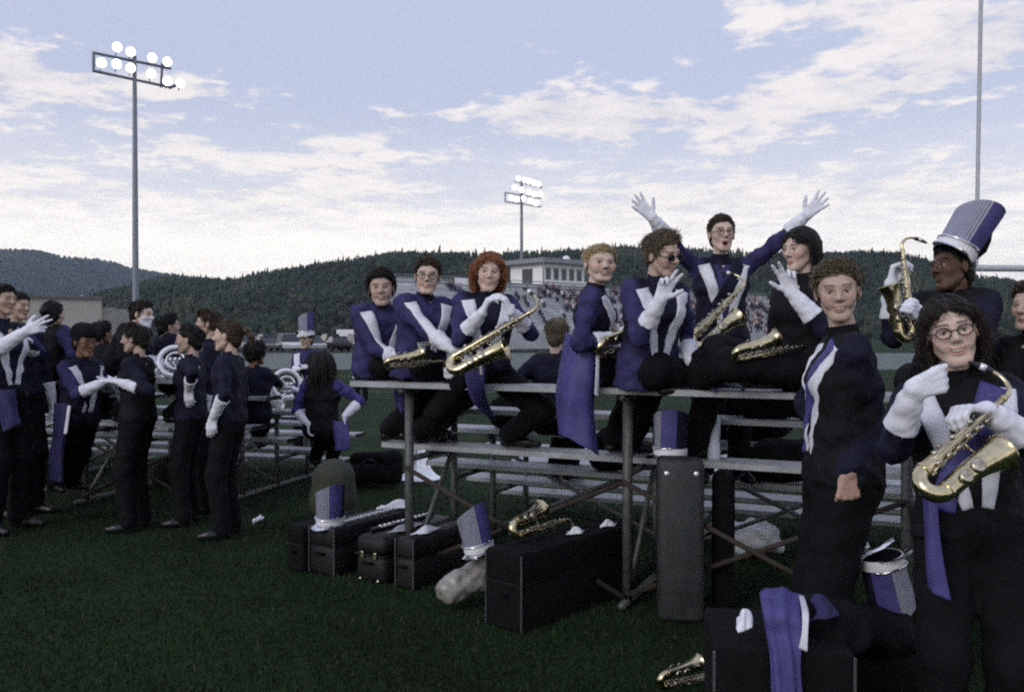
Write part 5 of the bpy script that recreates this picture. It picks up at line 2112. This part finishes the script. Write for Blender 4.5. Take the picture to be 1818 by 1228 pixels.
    hs = (0.97 + .03 * s) if s > .9 else .95
    hv, hq, reg, ck = head(mouth, hvox)
    rgp = np.random.default_rng(seed)
    shp = np.array([1 + .05 * rgp.normal(), 1.0, 1 + .03 * rgp.normal()])
    base_c = np.array(SKINS[skin])
    col = np.repeat(base_c[None], len(hv), 0)
    col = col * (1 + ck[:, None] * np.array([.08, -.05, -.04]))
    hcol = np.array(HAIRC[hc]) if isinstance(hc, str) else np.array(hc)
    col[reg == 1] = base_c * np.array([.88, .64, .62])
    col[reg == 2] = hcol * .5 + base_c * .22
    col[reg == 3] = (.36, .34, .33)
    col[reg == 8] = base_c * .28
    col[reg == 4] = (.03, .022, .018)
    col[reg == 5] = (.035, .012, .012)
    col[reg == 6] = (.68, .65, .60)
    jw = .07 * rgp.normal()
    ns = .06 * rgp.normal()
    hv = hv.copy()
    hv[:, 0] *= 1 + jw * np.clip(-hv[:, 2] / .09, 0, 1)
    hv[:, 1] += (.05 + ns) * .06 * np.exp(-(hv[:, 0] / .014) ** 2 - ((hv[:, 2] + .018) / .02) ** 2) * (hv[:, 1] > .05)
    hw = (hv * shp * hs) @ HM.T + np.array(hd)
    nb_ = hd + Vector(HM @ np.array([0, -.030, -.055])) * 1
    core = [cp(T(0, -.015, .45), nb_, .050 * s, .045 * s), cp(T(0, 0, .05), T(0, 0, .42), .07 * s, .08 * s), cp(T(-.10, -.01, .42), T(.10, -.01, .42), .045 * s, .045 * s)]
    for sg in (1, -1):
        core += [cp(T(sg * .14, -.01, .43), wr[sg][0], .035 * s, .03 * s), cp(wr[sg][0], wr[sg][1], .03 * s, .018 * s)]
    for q in lp_[1:]:
        core.append(cp(q[0], q[1], .04 * s, .028 * s))
    lo, hi = bounds(core, .02)
    cv_, cq_ = surface(lambda P: field(P, core, .03), lo, hi, .018)
    Vb, Fb, Cb = [hw, cv_], [hq, cq_ + len(hw)], [col, np.repeat(base_c[None], len(cv_), 0)]
    nn = len(hw) + len(cv_)
    for (v, q, c) in eyes_teeth(mouth):
        Vb.append((v * shp * hs) @ HM.T + np.array(hd)); Fb.append(q + nn); Cb.append(c); nn += len(v)
    for (v, q) in bare:
        Vb.append(v); Fb.append(q + nn); Cb.append(np.repeat(base_c[None] * np.array([1, .92, .9]), len(v), 0)); nn += len(v)
    mesh_np('body', np.vstack(Vb), np.vstack(Fb), M_SKIN, e, base, True, None, np.vstack(Cb))

    # hair
    if hair:
        hv2, hf2, hc2 = hair_mesh(hair, hcol, seed + 50, hlen, frizz, dense if hvox < .0045 else 1.0)
        mesh_np('hair', (hv2 * shp * hs) @ HM.T + np.array(hd), hf2, M_HAIR, e, base, True, None, hc2)

    def HP(x, y, z):
        return hd + Vector(HM @ (np.array([x, y, z]) * hs * shp))

    if glasses or shades:
        mb = MB()
        for sg in (-1, 1):
            pts = [HP(sg * .033 + .023 * math.cos(a), .103 - .006 * abs(math.cos(a)), .002 + .017 * math.sin(a)) for a in np.linspace(0, math.tau, 17)]
            mb.tube(pts, .0024, 6, cap=False)
            mb.tube([HP(sg * .056, .098, .006), HP(sg * .076, .05, .008), HP(sg * .081, -.005, .008)], .0022, 5)
        mb.tube([HP(-.010, .104, .006), HP(0, .108, .008), HP(.010, .104, .006)], .0022, 5)
        g = mb.build('glasses', M_EBON, e, True, base)
        if shades:
            for sg in (-1, 1):
                mb = MB()
                c_ = HP(sg * .033, .104, .002)
                ring = [HP(sg * .033 + .022 * math.cos(a), .100, .002 + .016 * math.sin(a)) for a in np.linspace(0, math.tau, 16, endpoint=False)]
                mb.add([c_] + ring, [(0, 1 + j, 1 + (j + 1) % 16) for j in range(16)])
                mb.build('lens', M_EBON, g, True, base)
    if mask:
        def mf(P):
            d = head_field(P, 'neutral') - .006
            d = np.maximum(d, P[:, 2] + .012 + .4 * np.maximum(0, .06 - P[:, 1]))
            return np.maximum(d, .015 - P[:, 1])
        V, Q = surface(mf, (-.1, 0, -.13), (.1, .14, .01), .007)
        mesh_np('face_mask', (V * shp * hs) @ HM.T + np.array(hd), Q, M_TRIM, e, base)

    # white front stripes and a shoulder sash laid on the jacket
    def strip(name, pts, w0, w1, m, lift, face=1, nl=18, nw=5):
        g = []
        P0 = [Vector((p[0], p[1], 0)) for p in pts]
        cl_ = catmull(P0, nl)
        for i, c in enumerate(cl_):
            t = i / (nl - 1)
            tn = (cl_[min(i + 1, nl - 1)] - cl_[max(i - 1, 0)]).normalized()
            sd_ = Vector((-tn.y, tn.x, 0))
            ww_ = w0 + (w1 - w0) * t
            for j in range(nw):
                q = c + sd_ * ww_ * (j / (nw - 1) - .5)
                g.append(T(q.x, .40 * face, q.y))
        A = np.array([tuple(v) for v in g], dtype=np.float32)
        dv = np.array(-Fd * face, dtype=np.float32)
        dist = np.zeros(len(A), dtype=np.float32)
        for _ in range(28):
            dd = jf(A + dist[:, None] * dv) - lift
            dist += np.clip(dd, -.02, .1) * .9
            dist = np.minimum(dist, .47 * s)
        A = A + dist[:, None] * dv
        Bk = A + dv * .012
        n_ = len(A)
        F = []
        for i in range(nl - 1):
            for j in range(nw - 1):
                a = i * nw + j
                F.append((a, a + 1, a + nw + 1, a + nw))
        rim = list(range(nw)) + [i * nw + nw - 1 for i in range(1, nl)] + [(nl - 1) * nw + j for j in range(nw - 2, -1, -1)] + [i * nw for i in range(nl - 2, 0, -1)]
        for a, b in zip(rim, rim[1:] + rim[:1]):
            F.append((a, n_ + a, n_ + b, b))
        mesh_np(name, np.vstack([A, Bk]), np.array(F), m, e, base)

    tr_ = trim or ()
    if 'v' in tr_ or 'vl' in tr_:
        strip('chest_stripe', [(-.125, .47), (-.10, .36), (-.055, .20), (-.03, .08)], .085, .036, M_TRIM, .004)
    if 'v' in tr_ or 'vr' in tr_:
        strip('chest_stripe', [(.125, .47), (.10, .36), (.055, .20), (.03, .08)], .085, .036, M_TRIM, .004)
    if 'panel' in tr_:
        strip('chest_panel', [(0, .47), (0, .3), (0, .12)], .13, .05, M_PURPLE, .002)
    if 'sash' in tr_:
        strip('sash', [(-.10, .48), (-.02, .33), (.07, .18), (.11, .08)], .075, .075, M_PURPLE2 if 'bright' in tr_ else M_NAVY, .008)
    if 'sashr' in tr_:
        strip('sash', [(.10, .48), (.02, .33), (-.07, .18), (-.11, .08)], .06, .06, M_PURPLE2 if 'bright' in tr_ else M_NAVY, .008)
    # high collar
    mb = MB()
    ca, cb_ = T(0, -.004, .490), T(0, .004, .545)
    mb.tube([ca, ca.lerp(cb_, .5), cb_], [.066 * s, .056 * s, .055 * s], 18, cap=False)
    mb.tube([cb_, ca.lerp(cb_, .5)], [.052 * s, .050 * s], 18, cap=False)
    autosmooth(mb.build('collar', collar_m or torso, e, True, base))
    rec = dict(e=e, T=T, base=base, hip=hip, HP=HP, HM=HM, hd=hd, wr=wr, lf=lf, lu=lu, Fd=Fd, Rt=Rt, U=U, s=s, strip=strip)
    PEOPLE.append(rec)
    return rec

# ================================================================ people on the central bleacher
ZS = B1.top
ZF = .203 * 4


def foot(b, px, off_, z):
    return b.at(px, off_, z + .085)


p1 = person('dark-haired smiling player at the left end of the top bench', C(677, 513, 5.72), 32, seat=ZS, lean=(4, 0), look=(6, 0, 3), s=.96,
            hr=(C(722, 640, 5.50), (1, -.1, -.1), (0, .4, -1), 'grip'), er=C(655, 640, 5.6), hl=(C(735, 632, 5.55), (-.8, -.2, -.3), (0, .2, -1), 'grip'),
            fr=foot(B1, 690, .30, ZF), fl=foot(B1, 720, .36, ZF), hyaw=120, hair='curly', hc='dark', hlen=.035, skin='light', trim=('v',), torso=M_PURPLE, collar_m=M_NAVY, hem=-.10, hvox=.004)
p2 = person('player in glasses and headband, second on the top bench', C(759, 492, 5.55), 30, seat=ZS, lean=(4, 3), look=(4, 0, -3), s=1.0,
            hr=(C(806, 622, 5.20), (1, -.1, -.15), (0, .4, -1), 'grip'), er=C(716, 610, 5.35), hl=(C(812, 640, 5.35), (-.4, -.3, -.5), (0, .3, -1), 'grip'),
            fr=foot(B1, 745, .30, ZF), fl=foot(B1, 770, .38, ZF), hyaw=115, hair='short', hc='brown', skin='fair', glasses=True, trim=('v',), torso=M_PURPLE, collar_m=M_NAVY, hem=-.10, hvox=.004)
p3 = person('red-haired player on the bench making a heart with gloved hands', C(868, 486, 5.32), 12, seat=ZS, lean=(3, 4), look=(4, 0, -6), s=.98,
            hr=(C(855, 556, 5.02), (.42, .0, .85), (.9, .2, -.35), 'heart'), er=C(818, 600, 5.15), hl=(C(908, 554, 5.02), (-.42, .0, .85), (-.9, .2, -.35), 'heart'), el=C(950, 600, 5.2),
            fr=foot(B1, 770, .34, ZF), kr=C(790, 690, 5.2), fl=foot(B1, 905, .34, ZF), kl=C(915, 615, 5.2), hyaw=60, hair='long', hc='red', hlen=.15, frizz=2.4, skin='fair', trim=('v',), hvox=.004)
p4 = person('brown-haired player seen from behind on a lower row', C(990, 596, 6.35), 150, seat=.43 + .203 * 2, lean=(6, 0), s=.95, look=(160, -4, 0), hair='short', hc='sandy', hlen=.05, skin='fair', mouth='neutral',
            sleeve=M_NAVY, hr=(C(1040, 640, 6.6), (.5, .6, -.2), (0, 0, -1), 'relax'), hl=(C(945, 650, 6.4), (-.3, .6, -.3), (0, 0, -1), 'relax'), hvox=.007, vox=.018,
            fr=B1.at(1010, 1.6, .49), fl=B1.at(985, 1.6, .49))
p5 = person('blond smiling player on the bench with a long purple coat tail', C(1066, 470, 5.00), 78, seat=ZS, lean=(4, -2), look=(12, 0, -2), s=1.0,
            hr=(C(1098, 600, 4.85), (.6, .2, .35), (-.2, 1, 0), 'grip'), er=C(1052, 612, 4.78), hl=(C(1112, 628, 5.05), (.7, -.2, -.3), (0, .2, -1), 'flat'),
            fr=foot(B1, 1120, .34, ZF), fl=foot(B1, 1090, .40, ZF), hyaw=120, hair='short', hc='blond', hlen=.04, skin='fair', trim=('vr', 'panel'), skirt=M_PURPLE, hem=-.08, hvox=.004)
p6 = person('sandy-haired player in dark sunglasses flashing gloved fingers', C(1176, 452, 4.72), 25, seat=ZS, lean=(9, 2), look=(38, -14, 8), s=1.0,
            hr=(C(1172, 532, 4.45), (.35, -.1, .9), (.1, -.9, .2), 'claw'), er=C(1148, 640, 4.5), hl=(C(1225, 640, 4.75), (.5, .2, -.5), (0, .2, -1), 'grip'),
            fr=foot(B1, 1225, .34, ZF), fl=foot(B1, 1250, .40, ZF), hyaw=110, hair='short', hc='sandy', hlen=.06, skin='light', shades=True, mouth='smile', trim=('v',), skirt=M_PURPLE, hem=-.11, hvox=.004)
p7 = person('cheering player in glasses with both arms thrown up', C(1281, 417, 5.55), 3, ground=.203 * 3 + .003, look=(2, 4, 0), skin='fair', mouth='open', hair='short', hc='brown', hlen=.03, glasses=True,
            hr=(C(1150, 377, 5.25), (-.75, -.1, .75), (.2, -1, .1), 'open'), er=C(1185, 430, 5.4), hl=(C(1434, 380, 5.25), (.75, -.1, .75), (-.2, -1, .1), 'open'), el=C(1375, 440, 5.4),
            sleeve=M_PURPLE, trim=('v', 'panel', 'sash'), hvox=.004, cuff=.55)
p8 = person('dark-haired player in profile raising a gloved hand', C(1421, 445, 4.55), -62, seat=ZS, skirt=M_BLACK, lean=(0, 0), look=(-58, -3, 0), s=1.0, hair='long', hc='black', hlen=.10, skin='fair', mouth='neutral',
            sleeve=M_NAVY, torso=M_BLACK, hl=(C(1406, 520, 4.28), (-.30, -.1, .85), (-.3, -.9, .1), 'claw'), el=C(1452, 600, 4.2), hr=(C(1385, 625, 4.6), (-.8, 0, -.3), (0, 0, -1), 'relax'),
            fr=C(1215, 672, 4.95), kr=C(1330, 635, 4.6), fl=C(1235, 676, 4.8), kl=C(1340, 640, 4.3), hyaw=-80, hvox=.004)
p9 = person('man in dark coat with purple collar band standing right of the bench', C(1487, 519, 3.42), -98, look=(-18, -4, 4), hair='short', hc='sandy', hlen=.050, skin='light', mouth='smile', sleeve=M_NAVY, torso=M_BLACK,
            gloves=(False, False), hl=(C(1510, 838, 3.22), (-.1, 0, -1), (.1, 1, 0), 'grip'), el=C(1565, 720, 3.4), hr=(C(1470, 800, 3.6), (0, 0, -1), (.5, .8, 0), 'relax'), er=C(1440, 700, 3.75),
            trim=('v', 'sash', 'bright'), vox=.013, hvox=.004, fat=.12)
p10 = person('dark-skinned player in tall marching hat holding up a saxophone', C(1690, 478, 4.18), -48, seat=ZS, look=(-72, 6, 10), s=1.02, hair='short', hc='black', hlen=.02, skin='dark', mouth='neutral', sleeve=M_NAVY, torso=M_BLACK,
             hr=(C(1582, 505, 4.15), (.25, 0, .9), (.6, -.6, 0), 'grip'), er=C(1560, 590, 4.1), hl=(C(1640, 560, 3.95), (-.6, 0, .3), (0, -1, 0), 'grip'), el=C(1700, 640, 3.8),
             fr=B1.at(1640, .36, ZF + .085), fl=B1.at(1680, .36, ZF + .085), hyaw=170, hvox=.004)  # face takes the darkest skin tone of the set
p11 = person('curly-haired woman in glasses cradling a saxophone at the right', C(1688, 592, 2.92), -14, lean=(-2, -6), s=.965, look=(-20, 2, 13), hair='long', hc='dark', hlen=.16, frizz=1.8, dense=4.0, skin='fair', mouth='smile', glasses=True, sleeve=M_NAVY, torso=M_BLACK,
             hr=(C(1622, 692, 2.62), (.75, -.25, .35), (.25, 1, 0), 'thumb'), er=C(1590, 790, 2.7), hl=(C(1752, 728, 2.62), (-.95, -.1, .05), (0, -.2, -1), 'grip'), el=C(1850, 790, 2.72),
             trim=('v', 'sash', 'bright'), vox=.012, hvox=.004)
p12 = person('player with light skin half cut off at the right edge', C(1834, 545, 4.0), -60, look=(-60, 0, 0), s=.95, seat=.98, hair='short', hc='brown', skin='light', mouth='neutral', sleeve=M_PURPLE, torso=M_BLACK, hyaw=-60,
             fr=C(1800, 900, 3.9), fl=C(1830, 900, 4.0), hvox=.007, vox=.018)

# hats, saxophones and coat tails that go with them
hb = p10['HP'](0, -.006, .062)
up_ = (p10['lu'] + Vector((.16, 0, 0))).normalized()
shako('marching hat worn by the player with raised saxophone', hb, (.68, .12, 1), (-.75, -.8, 0), 1.08)
mb = MB(); mb.tube(catmull([hb + Vector((.06, .06, .0)), hb + Vector((.14, .06, .06)), hb + Vector((.15, .05, .15)), hb + Vector((.10, .05, .17))], 10), [.02, .045, .055, .06, .06, .06, .055, .05, .04, .015], 12)
e = empty('hat_plume', tuple(hb), 'dark plume case strapped behind the worn marching hat', 'plume'); autosmooth(mb.build('plume', M_BLACK, e, True, hb))

sax('brass saxophone in the lap of the leftmost seated player', C(684, 652, 5.22), C(790, 640, 5.45), (.15, -.7, .7))
sax('large brass saxophone across the lap of the red-haired player', C(795, 640, 4.98), C(958, 545, 4.92), (.45, -.55, -.7))
sax('brass saxophone in the lap of the blond player', C(1062, 632, 4.78), C(1170, 600, 5.1), (.1, -.4, 1))
sax('brass saxophone slung before the cheering player', C(1222, 605, 4.92), C(1325, 500, 5.15), (.7, -.5, -.55))
sax('brass saxophone resting on the bench right of centre', C(1302, 640, 4.30), C(1430, 612, 4.42), (.1, -.55, .8))
e = sax('brass saxophone held up by the player in the marching hat', C(1622, 600, 4.02), C(1600, 425, 4.05), (-1, -.2, 0))
sax('brass saxophone held by the woman in glasses', C(1622, 850, 2.46), C(1800, 690, 2.66), (.72, -.40, -.6))


def tail(p, name, rows, m=M_PURPLE2, seed=0, nu=16, nv=24, fold=.006, stripe=None):
    o = cloth(name, rows, m, p['e'], p['base'], nu, nv, .006, fold, 12, seed)
    if stripe:
        cloth('tail_stripe', stripe, M_TRIM, o, p['base'], 4, 16, .004, .001, 3, seed)
    return o


tail(p5, 'coat_tail', [[C(1005, 590, 5.02), C(1022, 596, 4.86), C(1042, 600, 4.82), C(1060, 604, 4.84)],
                       [C(993, 640, 5.02), C(1015, 645, 4.84), C(1042, 648, 4.80), C(1062, 650, 4.84)],
                       [C(986, 690, 5.02), C(1010, 694, 4.83), C(1040, 700, 4.80), C(1058, 700, 4.86)],
                       [C(988, 735, 5.0), C(1008, 738, 4.84), C(1038, 742, 4.82), C(1056, 742, 4.88)],
                       [C(990, 768, 5.0), C(1008, 778, 4.84), C(1040, 795, 4.82), C(1064, 808, 4.88)]], M_PURPLE2, 3, 22, 34, .010,
     [[C(1058, 610, 4.80), C(1064, 610, 4.81)], [C(1058, 650, 4.79), C(1064, 650, 4.80)], [C(1056, 700, 4.79), C(1062, 705, 4.81)]])
tail(p6, 'coat_edge', [[C(1268, 690, 4.72), C(1292, 672, 4.70), C(1318, 690, 4.68)], [C(1262, 694, 4.62), C(1292, 684, 4.60), C(1322, 694, 4.58)]], M_PURPLE2, 6, 12, 8)
tail(p3, 'coat_tail', [[C(825, 640, 5.15), C(845, 645, 5.1), C(862, 650, 5.1)], [C(828, 680, 5.18), C(845, 682, 5.12), C(860, 685, 5.12)], [C(840, 715, 5.3), C(852, 715, 5.28), C(866, 712, 5.3)], [C(868, 742, 5.5), C(872, 742, 5.48), C(878, 738, 5.5)]], M_PURPLE2, 8, 10, 18, .004,
     [[C(850, 645, 5.07), C(856, 645, 5.07)], [C(852, 665, 5.08), C(857, 665, 5.08)]])
tail(p1, 'coat_tail', [[C(700, 690, 5.9), C(712, 690, 5.85), C(722, 690, 5.85)], [C(702, 715, 5.95), C(712, 716, 5.9), C(720, 716, 5.9)], [C(708, 738, 6.0), C(714, 742, 5.95), C(718, 740, 5.95)]], M_PURPLE2, 11, 8, 12)
tail(p11, 'coat_tail', [[C(1640, 870, 2.80), C(1650, 872, 2.76), C(1660, 872, 2.76)], [C(1641, 930, 2.80), C(1652, 935, 2.75), C(1666, 938, 2.75)], [C(1644, 1000, 2.80), C(1658, 1008, 2.75), C(1678, 1012, 2.75)], [C(1650, 1045, 2.80), C(1664, 1056, 2.75), C(1687, 1066, 2.75)]], M_PURPLE2, 12, 10, 24, .004)
# purple collar band and long white front of the standing man

# ================================================================ the group at the left
LG = dict(vox=.018, hvox=.006)
a1 = person('player cut off at the left edge pointing with a gloved arm', C(6, 533, 6.9), 75, s=1.06, look=(70, 0, 0), ground=0.0, hair='short', hc='dark', skin='tan', mouth='neutral', trim=('v',), torso=M_NAVY,
            hr=(C(46, 588, 6.55), (.85, .1, .35), (0, 1, 0), 'claw'), er=C(-15, 640, 6.5), hl=(C(20, 610, 7.1), (.6, 0, .3), (0, 0, -1), 'relax'), cuff=.85, **LG)
a2 = person('face peering over the shoulder of the pointing player', C(33, 545, 7.5), 60, look=(70, 0, 0), hair='short', hc='dark', skin='tan', mouth='neutral', sleeve=M_NAVY, **LG)
a3 = person('player with dark bun seen from behind before the tan building', C(95, 560, 8.0), 165, seat=B2.top, lean=(2, 0), s=.97, look=(170, 0, 0), hair='bun', hc='black', skin='light', mouth='neutral', torso=M_BLACK, hyaw=160, fr=B2.at(75, .36, .80), fl=B2.at(110, .36, .80), **LG)
a4 = person('player in black cap and glasses reaching right with white glove', C(150, 608, 7.15), 62, lean=(6, 0), s=.955, look=(58, -4, 0), hair='short', hc='black', skin='brown', mouth='neutral', glasses=True, trim=('v', 'sash'),
            hr=(C(186, 678, 6.95), (.9, .1, .25), (0, .2, -1), 'flat'), er=C(120, 720, 6.9), hl=(C(195, 675, 7.3), (.7, .1, .2), (0, 0, 1), 'flat'), fr=G(90, 905) + Vector((0, 0, .085)), fl=G(118, 900) + Vector((0, 0, .085)), cuff=.8, **LG)
a5 = person('dark head showing just behind the black cap', C(182, 592, 8.6), 150, look=(150, 0, 0), s=.9, seat=B2.top - .2, hair='short', hc='black', skin='brown', mouth='neutral', sleeve=M_NAVY, torso=M_BLACK, hyaw=160, fr=B2.at(180, 1.0, .6), fl=B2.at(190, 1.0, .6), **LG)
a6 = person('masked player leaning right on the left bleacher', C(252, 558, 7.9), 95, seat=B2.top, lean=(24, 0), s=1.0, look=(80, -6, 0), hair='short', hc='dark', hlen=.06, skin='fair', mouth='neutral', mask=True, sleeve=M_BLACK, torso=M_BLACK, hyaw=150,
            fr=B2.at(210, .36, .80), fl=B2.at(235, .36, .80), hr=(C(270, 640, 7.7), (.6, .2, -.5), (0, 0, -1), 'relax'), hl=(C(285, 640, 7.9), (.6, .2, -.5), (0, 0, -1), 'relax'), gloves=(True, True), **LG)
a7 = person('short-haired player in black standing in profile facing left', C(240, 602, 6.95), -95, look=(-92, -2, 0), hair='short', hc='dark', hlen=.06, skin='light', mouth='neutral', torso=M_BLACK, sleeve=M_NAVY,
            hl=(C(212, 678, 6.75), (-.9, .1, .1), (0, 0, -1), 'flat'), el=C(236, 720, 6.7), hr=(C(205, 676, 7.05), (-.9, .1, .1), (0, 0, 1), 'flat'), **LG)
a8 = person('dark-haired head turned away behind the silver horns', C(300, 580, 8.3), 140, look=(120, 0, 0), seat=B2.top - .05, s=.95, hair='short', hc='black', hlen=.06, skin='light', mouth='neutral', sleeve=M_NAVY, hyaw=160, fr=B2.at(300, .4, .8), fl=B2.at(310, .4, .8), **LG)
a9 = person('dark-haired player in profile behind the ponytail player', C(335, 604, 7.15), -90, look=(-88, -2, 0), hair='tied', hc='black', skin='light', mouth='neutral', sleeve=M_NAVY, torso=M_NAVY,
            hl=(C(335, 692, 6.95), (.05, 0, -1), (0, 1, 0), 'relax'), **LG)
a10 = person('brown-haired face looking left above the group', C(369, 576, 7.7), -70, look=(-78, 0, 0), hair='short', hc='brown', hlen=.06, skin='light', mouth='neutral', sleeve=M_NAVY, torso=M_NAVY, **LG)
a11 = person('ponytail player in black standing with white gauntlet hanging', C(403, 597, 6.72), -92, look=(-90, 0, 0), hair='ponytail', hc='brown', skin='fair', mouth='neutral', sleeve=M_NAVY, torso=M_NAVY,
             hl=(C(378, 742, 6.52), (-.1, -.1, -1), (0, 1, .0), 'relax'), el=C(398, 690, 6.45), hr=(C(395, 740, 6.95), (0, 0, -1), (0, 1, 0), 'relax'), cuff=.85, **LG)
a12 = person('curly dark-haired player seen from behind beside the horns', C(454, 628, 8.3), 160, seat=.70, s=.9, look=(150, 0, 0), hair='curly', hc='black', hlen=.06, skin='brown', mouth='neutral', sleeve=M_NAVY, torso=M_NAVY, hyaw=160, fr=B2.at(455, 1.6, .3), fl=B2.at(470, 1.6, .3),
             hr=(B2.at(520, 1.3, .95), (.6, 0, 0), (0, 0, -1), 'relax'), **LG)
a13 = person('far player in silver marching hat facing the camera', C(544, 603, 11.6), -4, look=(-20, -3, 0), hair='short', hc='dark', skin='tan', mouth='neutral', trim=('v', 'sash'), torso=M_PURPLE, sleeve=M_PURPLE,
             hr=(C(530, 655, 11.25), (.9, 0, .1), (0, 0, 1), 'flat'), hl=(C(556, 652, 11.3), (-.9, 0, .1), (0, 0, 1), 'flat'), **LG)
shako('small silver marching hat on the far player', a13['HP'](0, -.006, .060), (0, 0, 1), (-.35, -1, 0), 1.1)
a14 = person('long-haired player seen from behind with one purple sleeve', C(572, 645, 8.3), 176, seat=.56, s=.95, look=(170, -5, 0), hair='long', hc='black', hlen=.24, skin='light', mouth='neutral', torso=M_BLACK, sleeve=M_PURPLE2, hyaw=176,
             hr=(C(612, 738, 8.2), (.0, 0, -1), (-1, 0, 0), 'relax'), er=C(625, 715, 8.3), el=C(535, 720, 8.3), hl=(C(548, 752, 8.2), (0, .2, -1), (1, 0, 0), 'relax'), fr=C(590, 812, 8.9), fl=C(560, 812, 8.9), cuff=.75, **LG)
tail(a14, 'coat_tail', [[C(590, 745, 8.2), C(603, 748, 8.15), C(618, 745, 8.2)], [C(592, 770, 8.18), C(604, 772, 8.13), C(620, 770, 8.18)], [C(594, 800, 8.18), C(605, 800, 8.13), C(622, 798, 8.18)]], M_PURPLE2, 14, 8, 12)
a15 = person('distant dark-haired player at the field edge left of the bench', C(641, 618, 20.0), 10, look=(60, 0, 0), hair='long', hc='black', skin='tan', mouth='neutral', trim=('v',), torso=M_NAVY, sleeve=M_NAVY, vox=.024, hvox=.007)
tail(a4, 'coat_tail', [[C(98, 715, 7.02), C(110, 716, 6.95), C(124, 718, 6.95)], [C(92, 760, 7.05), C(106, 762, 6.98), C(118, 762, 6.98)], [C(86, 810, 7.1), C(98, 812, 7.02), C(112, 812, 7.02)], [C(84, 850, 7.12), C(96, 855, 7.05), C(112, 856, 7.05)]], M_PURPLE, 15, 14, 24, .014,
     [[C(120, 720, 6.92), C(126, 720, 6.92)], [C(113, 770, 6.94), C(119, 770, 6.94)]])
tail(a1, 'coat_tail', [[C(-14, 690, 6.8), C(6, 692, 6.72), C(28, 690, 6.75)], [C(-14, 730, 6.8), C(8, 732, 6.72), C(32, 730, 6.75)], [C(-14, 762, 6.8), C(8, 765, 6.72), C(38, 752, 6.75)]], M_PURPLE, 16, 14, 18, .014)
# soft black cap of the player at the left
ch = a4['HP'](0, -.008, .062)
e = empty('black_cap', tuple(ch), 'black cap on the glasses wearer at the left', 'cap')
pr = [cp(a4['HP'](0, -.04, .075), a4['HP'](0, .03, .08), .088, .08), cp(a4['HP'](-.04, .09, .055), a4['HP'](.04, .09, .055), .016, .016)]
V, Q = surface(lambda P: np.maximum(field(P, pr, .03), -((P - np.array(a4['HP'](0, 0, .048))) @ np.array(a4['lu']))), *bounds(pr, .02), .01)
mesh_np('crown', V, Q, M_BLACK, e, ch)

# black bags on the lower rows; those at the left bleacher are added to darken it
def seat_bag(label, b, px, off_, z, w, h, seed):
    c = b.at(px, off_, z)
    u = b.u
    return lump('dark_bag', label, 'bag', [cp(c - u * w * .5 + Vector((0, 0, h * .45)), c + u * w * .5 + Vector((0, 0, h * .5)), h * .5, h * .46), cp(c - u * w * .3 + Vector((0, 0, h * .8)), c + u * w * .2 + Vector((0, 0, h * .75)), h * .34, h * .38)], .06, .022, M_CASED, .010, 22, seed, 'fabric', z + .002)


seat_bag('black garment bag on the row below the profile player', B1, 1385, .61, B1.top - .203, .30, .26, 1)
seat_bag('black garment bag on the second row near the standing man', B1, 1330, 1.22, B1.top - .406, .34, .28, 2)
seat_bag('low black bag on the foot plank under the profile player', B1, 1400, .97, .203 * 3, .34, .24, 3)
seat_bag('black bag under the red-haired player on the lower row', B1, 925, 1.22, B1.top - .406, .26, .26, 4)
seat_bag('black bag on the foot plank right of the coat tail', B1, 1095, .97, .203 * 3, .16, .26, 5)
seat_bag('added black bag darkening the left bleacher behind the reaching player', B2, 130, .61, B2.top - .18, .35, .26, 6)
seat_bag('added black bag darkening the left bleacher behind the profile players', B2, 330, .61, B2.top - .18, .35, .26, 7)
seat_bag('added black bag darkening the left bleacher low beside the masked player', B2, 210, 1.22, B2.top - .36, .40, .28, 8)
seat_bag('added black bag darkening the turf under the left bleacher', B2, 330, 1.0, 0.0, .5, .26, 9)
seat_bag('added black bag darkening the turf at the left edge', B2, 90, .9, 0.0, .45, .26, 10)

def heap(label, cs, seed, m=M_CASED):
    return lump('folded_uniform', label, 'uniform', [cp(a, b, r, r * .85) for a, b, r in cs], .06, .018, m, .012, 30, seed, 'fabric')


heap('black uniform heaped on the right end of the lower right case', [(C(1440, 1098, 2.95), C(1490, 1100, 2.98), .07), (C(1470, 1120, 2.9), C(1520, 1130, 2.95), .07)], 3, M_BLACK)
heap('black uniform heaped under the upside-down hat', [(C(1515, 1110, 3.25), C(1575, 1112, 3.3), .08), (C(1560, 1130, 3.2), C(1600, 1130, 3.25), .08)], 5, M_BLACK)

# ================================================================ evening haze over the valley
mhz = bpy.data.materials.new('valley_haze')
mhz.use_nodes = True
mhz.node_tree.nodes.clear()
pv_ = mhz.node_tree.nodes.new('ShaderNodeVolumePrincipled')
pv_.inputs['Color'].default_value = (0.70, 0.82, 1.0, 1)
pv_.inputs['Density'].default_value = 0.0001
pv_.inputs['Anisotropy'].default_value = 0.2
mo_ = mhz.node_tree.nodes.new('ShaderNodeOutputMaterial')
mhz.node_tree.links.new(pv_.outputs[0], mo_.inputs['Volume'])
mb = MB()
mb.box((0, 1900, 183), (9000, 5200, 370))
hzo = mb.build('haze', mhz)
tag(hzo, 'thin blue evening haze filling the valley', 'haze', kind='stuff')
